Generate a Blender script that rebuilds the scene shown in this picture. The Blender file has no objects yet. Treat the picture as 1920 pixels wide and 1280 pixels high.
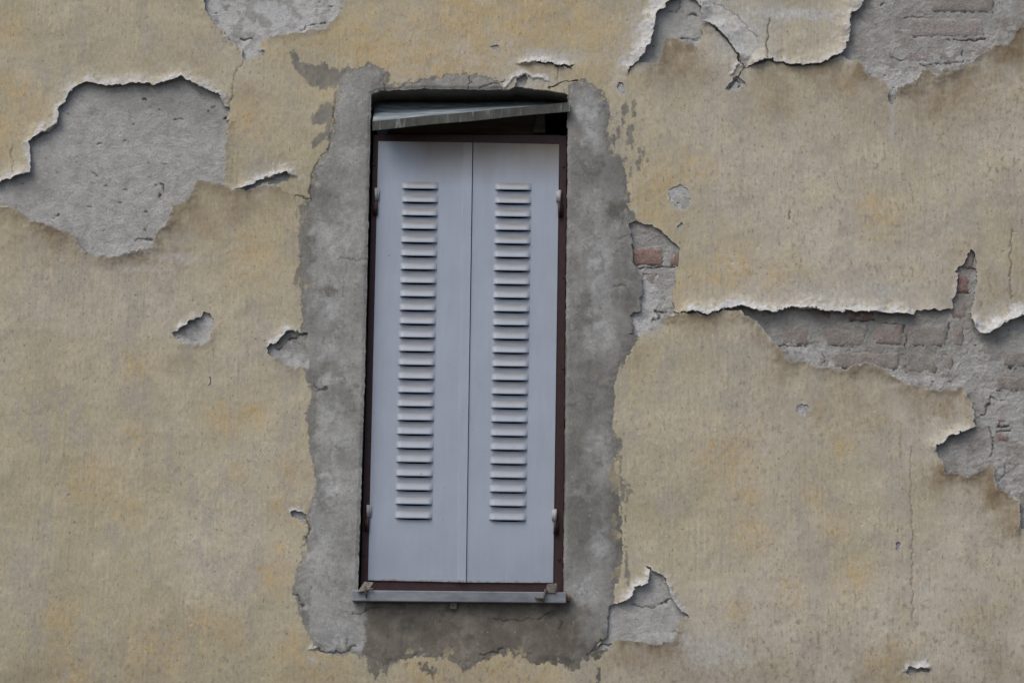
import bpy, math, random
import numpy as np

# ------------------------------------------------------------------ camera, sky, sun, exposure
scene = bpy.context.scene
COL = scene.collection
PITCH, ROLL, DIST, FPX, ZC = math.radians(10.3), math.radians(0.9), 7.44, 4000.0, 3.1
Fw = np.array([0.0, math.cos(PITCH), math.sin(PITCH)])
R0 = np.array([1.0, 0, 0]); U0 = np.array([0, -math.sin(PITCH), math.cos(PITCH)])
RT = math.cos(ROLL) * R0 + math.sin(ROLL) * U0
UP = math.cos(ROLL) * U0 - math.sin(ROLL) * R0
CAM = np.array([0, 0, ZC]) - DIST * Fw

cam_d = bpy.data.cameras.new('camera'); cam = bpy.data.objects.new('camera', cam_d); COL.objects.link(cam)
cam_d.sensor_width = 36.0; cam_d.lens = FPX / 1920 * 36.0; cam_d.clip_end = 500
from mathutils import Matrix, Vector
cam.matrix_world = Matrix(((RT[0], UP[0], -Fw[0], CAM[0]), (RT[1], UP[1], -Fw[1], CAM[1]),
                           (RT[2], UP[2], -Fw[2], CAM[2]), (0, 0, 0, 1)))
scene.camera = cam

SUN_EL, SUN_AZ = math.radians(52), math.radians(42)      # azimuth: to the left of the wall's normal
sd = Vector((-math.sin(SUN_AZ) * math.cos(SUN_EL), -math.cos(SUN_AZ) * math.cos(SUN_EL), math.sin(SUN_EL)))
world = bpy.data.worlds.new('World'); scene.world = world; world.use_nodes = True
wn = world.node_tree; bgn = wn.nodes['Background']
sky = wn.nodes.new('ShaderNodeTexSky'); sky.sky_type = 'NISHITA'; sky.sun_disc = False
sky.sun_elevation = SUN_EL; sky.sun_rotation = math.atan2(sd.x, sd.y)
sky.air_density = 1.0; sky.dust_density = 4.0; sky.ozone_density = 1.0
wn.links.new(sky.outputs[0], bgn.inputs[0]); bgn.inputs[1].default_value = 0.10
sun_d = bpy.data.lights.new('sun', 'SUN'); sun = bpy.data.objects.new('sun', sun_d); COL.objects.link(sun)
sun_d.energy = 1.1; sun_d.angle = math.radians(38); sun_d.color = (0.98, 0.965, 0.89)
sun.rotation_euler = sd.to_track_quat('Z', 'Y').to_euler(); sun.location = (-6, -8, 12)
scene.view_settings.view_transform = 'Standard'; scene.view_settings.look = 'None'
scene.view_settings.exposure = 0.45; scene.view_settings.gamma = 1.0
scene.view_settings.use_curve_mapping = False

# ------------------------------------------------------------------ helpers
def wallpt(px, py, y=0.0):
    """point of the plane `y` (metres behind the wall face) seen at that spot of the photograph"""
    d = Fw + RT * ((px - 960) / FPX) - UP * ((py - 640) / FPX)
    t = (y - CAM[1]) / d[1]
    return CAM + t * d
def uv(pts):
    r = []
    for x, y in pts:
        p = wallpt(x, y); r.append((p[0], p[2] - ZC))
    return np.array(r)
def Z(x0, y0, s, pts): return [(x0 + x / s, y0 + y / s) for x, y in pts]
MM = 0.001
def sstep(a, b, x):
    t = np.clip((x - a) / (b - a), 0, 1); return t * t * (3 - 2 * t)

_rng = np.random.RandomState(7)
_perm = np.concatenate([_rng.permutation(1024)] * 3).astype(np.int32)
_ang = _rng.rand(1024) * 2 * np.pi
_gx, _gy = np.cos(_ang).astype(np.float32), np.sin(_ang).astype(np.float32)
def perlin(x, y, seed=0):
    x = (x + seed * 17.31).astype(np.float32); y = (y + seed * 9.77).astype(np.float32)
    xi = np.floor(x).astype(np.int32); yi = np.floor(y).astype(np.int32)
    fx = x - xi; fy = y - yi
    sx = fx * fx * fx * (fx * (fx * 6 - 15) + 10); sy = fy * fy * fy * (fy * (fy * 6 - 15) + 10)
    xi &= 1023; yi &= 1023
    a = _perm[xi]; b = _perm[xi + 1]
    def g(p, dx, dy): return _gx[p] * dx + _gy[p] * dy
    n00 = g(_perm[a + yi], fx, fy); n10 = g(_perm[b + yi], fx - 1, fy)
    n01 = g(_perm[a + yi + 1], fx, fy - 1); n11 = g(_perm[b + yi + 1], fx - 1, fy - 1)
    n0 = n00 + sx * (n10 - n00); n1 = n01 + sx * (n11 - n01)
    return (n0 + sy * (n1 - n0)) * 1.5
def fbm(x, y, f, octv=4, seed=0, gain=0.5, ax=1.0, ay=1.0):
    r = 0; a = 1.0
    for i in range(octv):
        r = r + a * perlin(x * (f * ax), y * (f * ay), seed + i * 3); f = f * 2.03; a *= gain
    return r

def mat(name):
    m = bpy.data.materials.new(name); m.use_nodes = True
    return m, m.node_tree, m.node_tree.nodes['Principled BSDF']
def nd(nt, typ, **kw):
    n = nt.nodes.new(typ)
    for k, v in kw.items():
        if k in n.inputs: n.inputs[k].default_value = v
        else: setattr(n, k, v)
    return n
def coords(nt, scale=(1, 1, 1)):
    tc = nd(nt, 'ShaderNodeNewGeometry'); mp = nd(nt, 'ShaderNodeMapping'); mp.inputs['Scale'].default_value = scale
    nt.links.new(tc.outputs['Position'], mp.inputs['Vector']); return mp.outputs[0]
def noise(nt, vec, scale, detail=4, rough=0.55):
    n = nd(nt, 'ShaderNodeTexNoise', Scale=scale, Detail=detail, Roughness=rough); nt.links.new(vec, n.inputs['Vector']); return n.outputs['Fac']
def mapr(nt, val, a, b, c, d):
    n = nd(nt, 'ShaderNodeMapRange'); nt.links.new(val, n.inputs['Value'])
    for k, v in zip(('From Min', 'From Max', 'To Min', 'To Max'), (a, b, c, d)): n.inputs[k].default_value = v
    return n.outputs[0]
def math_(nt, op, a, b):
    n = nd(nt, 'ShaderNodeMath', operation=op)
    for i, v in enumerate((a, b)):
        if isinstance(v, (int, float)): n.inputs[i].default_value = v
        else: nt.links.new(v, n.inputs[i])
    return n.outputs[0]
def mix(nt, fac, a, b, mode='MIX'):
    n = nd(nt, 'ShaderNodeMix', data_type='RGBA', blend_type=mode)
    for s, v in ((0, fac), (6, a), (7, b)):
        if isinstance(v, (int, float)): n.inputs[s].default_value = v
        elif isinstance(v, tuple): n.inputs[s].default_value = v + (1,)
        else: nt.links.new(v, n.inputs[s])
    return n.outputs[2]
def bump(nt, bs, h, dist, strength=1.0):
    b = nd(nt, 'ShaderNodeBump', Strength=strength, Distance=dist); nt.links.new(h, b.inputs['Height'])
    nt.links.new(b.outputs[0], bs.inputs['Normal'])

def attr_mat(name, grain, gscale, streak=0.0, bdist=0.0015, bscale=260, rough=0.92, speck=0.0):
    m, nt, bs = mat(name)
    at = nd(nt, 'ShaderNodeAttribute', attribute_name='Col')
    v = coords(nt)
    n1 = noise(nt, v, gscale, 5, 0.65)
    f = mapr(nt, n1, 0.3, 0.7, 1 - grain, 1 + grain)
    if streak:
        vs = coords(nt, (1, 1, 0.07)); n2 = noise(nt, vs, 230, 3, 0.6)
        f = math_(nt, 'MULTIPLY', f, mapr(nt, n2, 0.3, 0.7, 1 - streak, 1 + streak))
    c = mix(nt, 1.0, at.outputs['Color'], f, 'MULTIPLY')
    if speck:
        vo = noise(nt, coords(nt, (1, 1, 0.55)), 95, 2, 0.5)
        c = mix(nt, mapr(nt, vo, 0.70, 0.76, 0, speck), c, (0.10, 0.085, 0.065))
    nt.links.new(c, bs.inputs['Base Color'])
    bs.inputs['Roughness'].default_value = rough; bs.inputs['Specular IOR Level'].default_value = 0.2
    h = noise(nt, v, bscale, 6, 0.7)
    if name == 'rough_render': h = math_(nt, 'ADD', h, math_(nt, 'MULTIPLY', noise(nt, v, 120, 8, 0.85), 1.6))
    if streak: h = math_(nt, 'ADD', h, math_(nt, 'MULTIPLY', n2, 0.6))
    bump(nt, bs, h, bdist)
    return m
M_COAT = attr_mat('ochre_plaster', 0.16, 300, 0.02, 0.0011, 260, 0.93, 0.6)
M_CEM = attr_mat('grey_cement', 0.08, 300, 0.03, 0.0009, 260, 0.9, 0.5)
M_UNDER = attr_mat('rough_render', 0.17, 300, 0.0, 0.0042, 380, 0.95, 0.5)
M_BRICK = attr_mat('old_brick', 0.22, 130, 0.0, 0.006, 140, 0.95)

def plain(name, col, rough=0.6, var=0.12, scale=40, spec=0.3, bdist=0.0, stretch=(1, 1, 1), col2=None, lo=0.4, hi=0.6, metal=0.0):
    m, nt, bs = mat(name); v = coords(nt, stretch)
    n = noise(nt, v, scale, 5, 0.6)
    c = mix(nt, 1.0, col, mapr(nt, n, 0.3, 0.7, 1 - var, 1 + var), 'MULTIPLY')
    if col2: c = mix(nt, mapr(nt, noise(nt, v, scale * 0.37, 5, 0.65), lo, hi, 0, 1), c, col2)
    nt.links.new(c, bs.inputs['Base Color']); bs.inputs['Roughness'].default_value = rough
    bs.inputs['Specular IOR Level'].default_value = spec; bs.inputs['Metallic'].default_value = metal
    if bdist: bump(nt, bs, noise(nt, v, scale * 3, 5, 0.65), bdist)
    return m

def tag(o, label=None, cat=None, group=None, kind=None):
    if cat and not kind: kind = 'thing'
    for k, v in (('label', label), ('category', cat), ('group', group), ('kind', kind)):
        if v: o[k] = v
    return o
def empty(name, loc=(0, 0, 0)):
    o = bpy.data.objects.new(name, None); COL.objects.link(o); o.location = loc; o.empty_display_size = 0.1; return o
def link(name, me, parent=None, material=None):
    if material and not me.materials: me.materials.append(material)
    o = bpy.data.objects.new(name, me); COL.objects.link(o)
    if parent: o.parent = parent; o.matrix_parent_inverse = Matrix.Translation(parent.location).inverted()
    return o

def raw_mesh(name, verts, faces, col=None, smooth=True):
    """verts (n,3), faces: list of index arrays with equal width per array"""
    me = bpy.data.meshes.new(name); verts = np.asarray(verts, np.float32)
    me.vertices.add(len(verts)); me.vertices.foreach_set('co', verts.ravel())
    faces = [np.asarray(f, np.int32) for f in faces if len(f)]
    tot = np.concatenate([np.full(len(f), f.shape[1], np.int32) for f in faces])
    idx = np.concatenate([f.ravel() for f in faces])
    me.loops.add(len(idx)); me.loops.foreach_set('vertex_index', idx)
    me.polygons.add(len(tot)); st = np.zeros(len(tot), np.int32); st[1:] = np.cumsum(tot)[:-1]
    me.polygons.foreach_set('loop_start', st)
    me.polygons.foreach_set('use_smooth', np.full(len(tot), smooth, bool))
    if col is not None:
        a = me.attributes.new('Col', 'FLOAT_COLOR', 'POINT')
        c = np.ones((len(verts), 4), np.float32); c[:, :3] = col; a.data.foreach_set('color', c.ravel())
    me.update(calc_edges=True)
    return me

class MB:
    """collects solids into one mesh"""
    def __init__(s): s.v = []; s.f = []; s.c = []
    def add(s, v, f):
        o = len(s.v); s.v += [tuple(p) for p in v]; s.f += [tuple(i + o for i in q) for q in f]
    def hexa(s, p8): s.add(p8, [(0, 3, 2, 1), (4, 5, 6, 7), (0, 1, 5, 4), (1, 2, 6, 5), (2, 3, 7, 6), (3, 0, 4, 7)])
    def box(s, x0, x1, y0, y1, z0, z1):
        s.hexa([(x0, y0, z0), (x1, y0, z0), (x1, y1, z0), (x0, y1, z0), (x0, y0, z1), (x1, y0, z1), (x1, y1, z1), (x0, y1, z1)])
    def slab(s, quad, y0, y1):
        """photo quad TL,TR,BR,BL on plane y0, extruded straight back to y1"""
        a = [wallpt(x, y, y0) for x, y in quad]; b = [np.array((p[0], y1, p[2])) for p in a]
        tl, tr, br, bl = a; tl2, tr2, br2, bl2 = b
        s.hexa([bl, br, br2, bl2, tl, tr, tr2, tl2])
    def tube(s, p, q, r, n=12, cap=True, r2=None):
        p = Vector(p); q = Vector(q); d = (q - p).normalized(); a = d.orthogonal().normalized(); b = d.cross(a)
        r2 = r if r2 is None else r2; vs = []
        for c, rr in ((p, r), (q, r2)):
            for i in range(n):
                t = 2 * math.pi * i / n; vs.append(c + a * (math.cos(t) * rr) + b * (math.sin(t) * rr))
        fs = [(i, (i + 1) % n, n + (i + 1) % n, n + i) for i in range(n)]
        if cap: fs += [tuple(range(n - 1, -1, -1)), tuple(range(n, 2 * n))]
        s.add(vs, fs)
    def build(s, name, material, parent=None, smooth=False, bevel=0.0):
        me = bpy.data.meshes.new(name); me.from_pydata(s.v, [], s.f); me.update()
        if smooth:
            for p in me.polygons: p.use_smooth = len(p.vertices) == 4
        o = link(name, me, parent, material)
        if bevel:
            b = o.modifiers.new('bevel', 'BEVEL'); b.width = bevel; b.segments = 2; b.limit_method = 'ANGLE'
        return o

# ------------------------------------------------------------------ the wall: traced outlines
z1 = lambda p: Z(0, 0, 2.462, p)
z2 = lambda p: Z(1140, 0, 4.8, p)
z3 = lambda p: Z(1520, 0, 4.8, p)
z4 = lambda p: Z(1140, 360, 4.0, p)
z5 = lambda p: Z(1420, 440, 3.556, p)
z6 = lambda p: Z(1640, 660, 3.764, p)
z7 = lambda p: Z(280, 560, 5.647, p)
z8 = lambda p: Z(1060, 1000, 4.57, p)
z9 = lambda p: Z(520, 880, 3.2, p)

OPENING = [(696, 176), (714, 170), (751, 169), (794, 166), (840, 167), (880, 167), (920, 168), (953, 167), (966, 163),
           (987, 165), (1026, 169), (1064, 176), (1064, 300), (1056, 1112), (1056, 1126), (671, 1126), (671, 1100), (684, 700)]
# hole: polygon, depth of what shows in it (mm), lime-white share, brick share
HOLES = [
 (z1([(945,0),(950,40),(975,95),(1005,125),(1040,140),(1050,185),(1090,205),(1115,225),(1120,275),(1140,280),(1175,270),(1220,258),(1222,235),(1200,215),(1205,185),(1245,175),(1300,160),(1385,150),(1440,140),(1500,130),(1545,90),(1575,40),(1590,0),(1600,-120),(1400,-230),(1080,-220),(950,-110)]), 11, .8, 0),
 (z1([(-300,900),(-120,870),(0,845),(30,830),(75,815),(130,803),(145,795),(143,720),(135,660),(160,630),(200,610),(240,595),(270,572),(272,490),(305,475),(315,435),(350,400),(400,373),(430,385),(480,398),(560,390),(640,385),(700,392),(755,385),(805,370),(838,352),(870,375),(920,400),(985,425),(1005,432),(1015,455),(1040,490),(1062,493),(1055,530),(1048,600),(1042,700),(1040,800),(1040,848),(1000,845),(940,835),(905,823),(893,865),(870,920),(855,938),(810,940),(790,965),(785,990),(787,1015),(745,1050),(715,1080),(708,1110),(705,1142),(640,1155),(575,1170),(510,1192),(440,1180),(390,1155),(355,1110),(340,1080),(280,1065),(215,1040),(150,1015),(100,985),(60,960),(20,950),(0,950),(-150,960)]), 11, 0, 0),
 (z1([(1130,876),(1150,855),(1200,835),(1250,820),(1270,805),(1330,800),(1342,815),(1325,832),(1290,848),(1265,852),(1240,842),(1190,857),(1140,878)]), 12, 0, 0),
 (z2([(530,30),(505,75),(450,105),(420,155),(415,240),(395,330),(380,400),(340,440),(300,520),(275,548),(290,565),(340,570),(380,575),(455,575),(490,430),(495,400),(525,340),(600,355),(700,385),(790,425),(820,425),(835,300),(848,205),(838,130),(835,60),(800,10),(770,-10),(680,-40),(590,0)]), 13, .1, 0),
 (z3([(480,0),(430,80),(400,112),(360,115),(355,200),(340,330),(310,430),(270,500),(310,505),(350,540),(430,545),(470,600),(520,675),(570,690),(640,730),(695,765),(700,800),(702,870),(718,940),(742,940),(768,890),(782,800),(810,770),(860,750),(930,740),(975,660),(1010,635),(1060,635),(1110,655),(1140,685),(1160,660),(1190,625),(1240,635),(1255,655),(1275,630),(1330,605),(1400,580),(1450,555),(1500,510),(1580,480),(1610,440),(1650,410),(1720,400),(1765,410),(1800,370),(1825,330),(1840,280),(1880,250),(1920,235),(2300,120),(2500,-150),(2300,-380),(700,-420),(560,-200)]), 14, .05, .6),
 (z4([(150,240),(170,310),(185,420),(190,545),(230,610),(250,640),(255,720),(240,800),(240,880),(170,915),(170,990),(175,1050),(155,1075),(250,1070),(310,1045),(400,1030),(410,1010),(440,940),(500,905),(490,810),(485,740),(500,680),(510,620),(530,560),(545,500),(530,430),(500,370),(460,335),(420,310),(370,275),(300,235),(270,245),(215,215),(170,225)]), 14, .3, .6),
 (z4([(850,885),(900,865),(990,850),(1060,870),(1120,900),(1240,900),(1350,875),(1470,865),(1540,882),(1600,880)])
  + z5([(190,489),(250,485),(340,492),(430,500),(490,517),(580,505),(660,515),(760,520),(840,515),(940,528),(1035,532),(1065,500),(1170,498),(1290,500),(1305,480),(1310,430),(1330,390),(1330,320),(1335,230),(1380,185),(1400,130),(1425,95),(1455,130),(1465,190),(1468,300),(1455,380),(1435,460),(1425,520),(1430,560),(1445,620),(1500,660),(1550,655),(1600,620),(1690,570),(1778,540),(1930,460),(2150,420),(2300,700),(2250,1500),(1950,2000),(1800,2000)])
  + z6([(1100,1260),(1025,1240),(1020,1150),(1015,1050),(990,1010),(950,1015),(930,985),(865,965),(850,940),(840,850),(830,780),(760,820),(700,855),(650,880),(600,860),(540,845),(500,850),(480,780),(455,735),(440,725),(435,665),(490,630),(515,590),(620,570),(705,515),(700,450),(690,380),(660,310),(640,250)])
  + z5([(1330,1010),(1310,1035),(1260,1020),(1220,1040),(1150,1030),(1060,1000),(980,985),(940,945),(860,905),(780,870),(720,848),(660,870),(610,895),(530,895),(420,880),(350,865),(280,838),(220,855),(160,790),(125,730),(60,660),(0,580)])
  + z4([(1060,940),(1000,905),(940,890),(880,880)]), 14, .05, .7),
 (z7([(235,375),(255,355),(290,350),(350,310),(385,270),(410,235),(470,215),(540,205),(570,130),(620,140),(665,185),(690,210),(690,290),(660,350),(650,400),(620,455),(560,470),(500,470),(450,500),(400,485),(345,465),(320,420),(270,405)]), 10, .5, 0),
 (z7([(1255,560),(1265,510),(1350,455),(1380,405),(1440,365),(1460,340),(1520,335),(1570,345),(1620,365),(1665,370),(1660,450),(1670,560),(1690,650),(1700,740),(1670,745),(1620,715),(1580,720),(1545,750),(1480,710),(1400,665),(1300,615)]), 10, .15, 0),
 (z8([(685,250),(695,275),(725,290),(735,322),(850,345),(870,380),(900,510),(940,600),(1000,670),(1060,712),(1020,715),(965,740),(960,830),(920,930),(850,925),(750,950),(640,920),(560,915),(450,900),(405,925),(400,985),(300,990),(230,995),(300,960),(320,900),(355,850),(360,740),(390,610),(440,605),(500,590),(560,540),(600,490),(595,460),(640,435),(705,430),(715,370),(715,310),(678,262)]), 11, .1, 0),
 (z9([(88,250),(100,248),(140,255),(180,265),(165,300),(165,330),(130,300),(88,290)]), 10, .3, 0),
 ([(1698,1254),(1712,1250),(1740,1252),(1742,1260),(1725,1258),(1708,1264),(1700,1264)], 10, .2, 0),
 ([(968,146),(980,143),(983,139),(986,142),(989,147),(985,158),(982,166),(966,164)], 12, .3, 0),
 (z2([(1060,790),(1100,750),(1140,700),(1180,690),(1215,720),(1245,735),(1240,775),(1200,810),(1140,825),(1090,835)]), 9, .2, 0),
 (z2([(70,770),(90,735),(130,735),(160,770),(165,820),(140,865),(110,850),(80,810)]), 5, .5, 0),
 ([(1254,358),(1264,348),(1278,346),(1290,354),(1294,370),(1292,386),(1282,394),(1266,394),(1256,382)], 3.5, .5, 0),
 ([(1494,760),(1505,754),(1515,760),(1518,772),(1508,780),(1497,774)], 3, .35, 0),
 ([(1269,424),(1276,418),(1281,420),(1277,428),(1270,430)], 5, .2, 0),
 ([(924,88),(930,83),(936,86),(935,94),(927,97)], 3, .6, 0),
 ([(1678,1018),(1686,1016),(1691,1022),(1688,1031),(1680,1030)], 6, 0, 0),
 (z7([(612,905),(628,880),(640,835),(650,830),(646,880),(632,915)]), 8, 0, 0),
]
CEMENT = [(700,176),(712,158),(722,153),(729,142),(716,126),(694,118),(680,126),(655,128),(634,148),(628,200),(625,245),(612,290),(592,310),(584,345),(580,375),(572,390),(568,420),(565,480),(570,530),(565,560),(567,600),(562,640),(570,688),(574,712),(582,740),(575,790),(582,830),(588,870),(596,905),(590,930),(574,965),(574,985),(571,1030),(560,1060),(551,1090),(548,1112),(560,1130),(568,1160),(580,1190),(592,1215),(610,1226),(650,1226),(682,1229),(705,1242),(722,1250),(735,1240),(755,1236),(790,1226),(815,1229),(845,1230),(856,1246),(885,1250),(905,1238),(925,1228),(945,1222),(960,1222),(980,1230),(1008,1246),(1030,1238),(1070,1246),(1090,1240),(1106,1224),(1116,1216),(1128,1204),(1150,1185),(1152,1160),(1154,1130),(1152,1108),(1166,1060),(1166,1000),(1160,950),(1164,920),(1156,880),(1160,830),(1150,800),(1154,760),(1150,720),(1164,690),(1184,655),(1196,640),(1215,610),(1215,560),(1210,505),(1205,470),(1196,430),(1186,400),(1180,370),(1176,330),(1166,300),(1152,285),(1140,250),(1146,220),(1138,190),(1125,172),(1112,156),(1098,150),(1084,152),(1066,158),(1064,176)]
CEM_TOP = [(700,178),(716,160),(745,158),(775,152),(830,143),(850,141),(880,140),(905,143),(925,148),(938,156),(948,166),(953,172),(880,176),(760,178)]
FILM = [  # thin cement smears lying on the ochre coat
 Z(520,80,5.817,[(130,110),(180,80),(210,110),(230,200),(330,240),(420,260),(480,190),(540,270),(650,290),(800,300),(960,260),(1000,210),(1060,270),(1200,340),(1230,430),(1100,480),(800,500),(640,460),(560,500),(470,520),(360,450),(330,400),(200,300),(150,200)]),
 Z(520,80,5.817,[(520,640),(610,640),(630,760),(600,960),(560,1060),(380,1160),(390,1060),(500,960),(500,900),(360,890),(400,780),(470,690)]),
 [(556,385),(572,375),(576,470),(580,560),(568,600),(562,520),(552,548),(548,530),(562,500),(560,430)],
 Z(680,1120,4,[(-280,420),(-200,400),(0,440),(30,430),(60,560),(100,600),(130,540),(170,560),(210,490),(300,470),(400,450),(440,420),(480,380),(550,450),(620,440),(690,490),(740,540),(820,510),(900,470),(980,440),(1060,420),(1110,405),(1180,450),(1260,440),(1320,500),(1400,470),(1540,490),(1560,560),(1640,520),(1700,430),(1750,470),(1840,390),(1700,300),(0,300),(-300,340)]),
 Z(680,1120,4,[(440,520),(480,480),(530,520),(540,600),(510,610),(480,560)]), Z(680,1120,4,[(400,490),(425,475),(445,490),(420,512)]),
 [(1116,1246),(1124,1250),(1123,1280),(1116,1282)],
 [(1166,1150),(1172,1080),(1168,1000),(1160,880),(1156,820),(1162,820),(1166,900),(1172,960),(1174,1040),(1178,1080)],
] + [[(x - w, y - h * .4), (x, y - h), (x + w, y - h * .3), (x + w * .7, y + h * .6), (x - w * .2, y + h), (x - w, y + h * .3)] for x, y, w, h in
 [(1174,203,7,18),(1190,195,4,5),(1191,210,3,7),(1180,256,4,20),(1186,242,3,5),(1184,262,3,9),(1190,276,3,3),(1198,280,2,5),(1210,287,3,6),(1175,282,2,3),(1200,298,2,4),(1211,300,2,5),(1183,322,4,14),(1194,312,2,12),(1160,248,4,14),(1152,262,6,14),(1166,230,3,8),(1170,300,4,12),(1168,960,3,12),(1176,930,3,16),(1180,918,2,12),(1172,970,4,14)]]

# lips: polyline (plaster on its left), lift mm, reach mm, pale, pale width mm, stain, stain reach mm
LIPS = [
 (z1([(0,845),(75,815),(130,803),(145,795),(143,720),(135,660),(160,630),(200,610),(270,572),(272,490),(305,475),(315,435),(350,400),(400,373),(430,385),(480,398),(560,390),(640,385),(700,392),(755,385),(805,370),(838,352),(870,375),(920,400),(985,425),(1005,432),(1040,490),(1062,493)]), 15, 60, .85, 14, 0, 1),
 (z1([(1062,493),(1050,600),(1040,700),(1040,850)]), 7, 45, .1, 4, .3, 20),
 (z1([(1070,857),(1000,845),(940,835),(905,823),(893,865),(870,920),(855,938),(810,940),(785,990),(787,1015),(715,1080),(705,1142),(575,1170),(510,1192),(440,1180),(355,1110),(340,1080),(280,1065),(150,1015),(100,985),(60,960),(0,950)]), 10, 55, .25, 3, .75, 70),
 (z1([(1080,880),(1135,868),(1200,835),(1250,815),(1270,803),(1330,800),(1380,825)]), 18, 42, 1, 22, 0, 1),
 (z1([(1370,905),(1260,852),(1190,857),(1080,882),(1000,850),(905,825)]), 3, 30, .2, 4, .8, 60),
 (z1([(1120,275),(1090,205),(1050,185),(1005,125),(950,40),(945,0)]), 6, 40, .2, 5, .1, 10),
 (z1([(1590,0),(1545,90),(1500,130),(1385,150),(1300,160),(1205,185)]), 4, 30, .3, 5, .2, 14),
 (z2([(150,700),(210,610),(275,548),(300,520),(340,440),(380,400),(395,330),(415,240),(420,155),(450,105),(505,75),(530,30),(590,0)]), 26, 62, 1, 46, 0, 1),
 (z2([(820,425),(790,425),(700,385),(600,355),(525,340),(490,430),(455,575),(340,570),(280,570)]), 7, 50, .15, 3, .95, 55),
 (z2([(835,60),(838,130),(848,205),(920,220),(1000,290),(1080,370),(1140,460),(1215,605),(1240,605)]), 20, 110, .95, 75, 0, 1),
 (z2([(1215,605),(1240,605),(1300,590),(1370,570),(1430,535),(1480,540),(1530,570),(1590,575),(1700,598),(1800,595)]) + z3([(0,588),(50,590),(100,575),(155,545),(200,520),(270,500),(310,430),(340,330),(355,200),(360,115),(400,112),(430,80),(480,0)]), 20, 80, .55, 16, 0, 1),
 (z3([(350,540),(310,505),(200,525),(100,580),(0,592)]) + z2([(1700,602),(1590,580),(1480,545),(1430,540),(1300,596),(1240,612)]), 2, 40, 0, 3, .75, 90),
 (z2([(1140,465),(1080,375),(1000,295),(920,225),(848,210)]), 1, 30, 0, 3, .6, 50),
 (z3([(1920,235),(1880,250),(1840,280),(1800,370),(1765,410),(1720,400),(1650,410),(1580,480),(1500,510),(1450,555),(1275,630),(1240,635),(1190,625),(1140,685),(1060,635),(1010,635),(930,740),(860,750),(770,800),(755,890)]), 11, 70, .3, 3.5, 1, 95),
 (z3([(725,925),(705,800),(695,765),(570,690),(520,675),(470,600),(430,545),(350,540)]), 7, 55, .25, 3, .9, 60),
 (z4([(510,900),(600,905),(650,900),(740,925),(850,885),(900,865),(990,850),(1060,870),(1120,900),(1240,900),(1350,875),(1470,865),(1600,880)]) + z5([(190,489),(250,485),(340,492),(430,500),(490,517),(580,505),(660,515),(760,520),(840,515),(940,528),(1035,532),(1065,500)]), 24, 58, 1, 20, 0, 1),
 (z5([(1065,500),(1170,498),(1290,500)]), 6, 30, .3, 4, 0, 1),
 (z5([(1425,520),(1430,560),(1445,620),(1500,660),(1550,655),(1600,620),(1690,570),(1778,540),(1930,460)]), 24, 62, 1, 32, .3, 80),
 (z5([(1290,500),(1310,430),(1330,390),(1335,230),(1380,185),(1425,95)]), 4, 25, .25, 4, .1, 20),
 (z6([(1025,1240),(1020,1150),(1015,1050),(930,985),(865,965),(850,940),(840,850),(830,780),(760,820),(700,855),(650,880),(600,860),(540,845),(500,850),(480,780),(455,735)]), 9, 55, .2, 3, .95, 70),
 (z6([(705,515),(700,450),(690,380),(660,310),(640,250)]), 6, 40, .1, 3, .35, 25),
 (z5([(1390,1020),(1330,1010),(1260,1020),(1220,1040),(1150,1030),(1060,1000),(980,985),(860,905),(780,870),(720,848),(610,895),(420,880),(280,838),(220,855),(125,730),(60,660),(0,580)]) + z4([(1060,940),(1000,905),(940,890),(850,890),(740,930),(650,905),(510,905),(440,940),(410,1010)]), 9, 60, .35, 4, .75, 70),
 (z6([(440,725),(435,665),(490,630),(515,590),(620,570),(705,515)]), 14, 45, .8, 9, 0, 1),
 (z7([(235,375),(290,350),(350,310),(385,270),(410,235),(470,215),(540,205)]), 12, 30, 1, 11, 0, 1),
 (z7([(690,290),(650,400),(620,455),(500,470),(450,500),(345,465),(270,405)]), 4, 30, .2, 3, .55, 32),
 (z7([(1255,560),(1265,510),(1350,455),(1380,405),(1440,365),(1460,340),(1520,335),(1600,350)]), 14, 34, 1, 14, 0, 1),
 (z7([(1670,745),(1620,715),(1580,720),(1545,750),(1480,710),(1400,665),(1300,615),(1255,560)]), 5, 30, .1, 3, .6, 26),
 (z8([(390,610),(440,605),(500,590),(560,540),(600,490),(595,460),(640,435),(705,430),(715,370),(715,310),(685,250)]), 18, 38, 1, 16, 0, 1),
 (z8([(695,275),(725,290),(735,322),(850,345)]), 6, 25, .5, 6, 0, 1),
 (z8([(850,345),(870,380),(900,510),(940,600),(1000,670),(1060,712)]), 10, 25, 1, 10, 0, 1),
 (z8([(1060,715),(1020,715),(965,740),(960,830),(920,930),(850,925),(750,950),(640,920),(560,915),(450,900),(405,925)]), 6, 40, .1, 3, 1, 42),
 ([(962,121),(985,119),(1010,116),(1030,119),(1045,123),(1072,127),(1082,118)], 17, 30, 1, 26, 0, 1),
 ([(1690,1262),(1705,1252),(1740,1251),(1752,1258)], 12, 26, 1, 16, .5, 30),
 (z9([(88,290),(88,250),(140,255),(180,265)]), 6, 20, 1, 10, .5, 22),
 ([(935,166),(948,163),(966,146),(978,143),(984,139),(996,146),(1020,150),(1040,158)], 8, 26, 1, 14, 0, 1),
 (z9([(175,1085),(235,1060),(265,1095)]), 8, 22, 1, 12, .4, 20),
 (z2([(1100,690),(1140,640),(1175,590),(1215,612)]), 12, 25, 1, 14, 0, 1),
]
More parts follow.
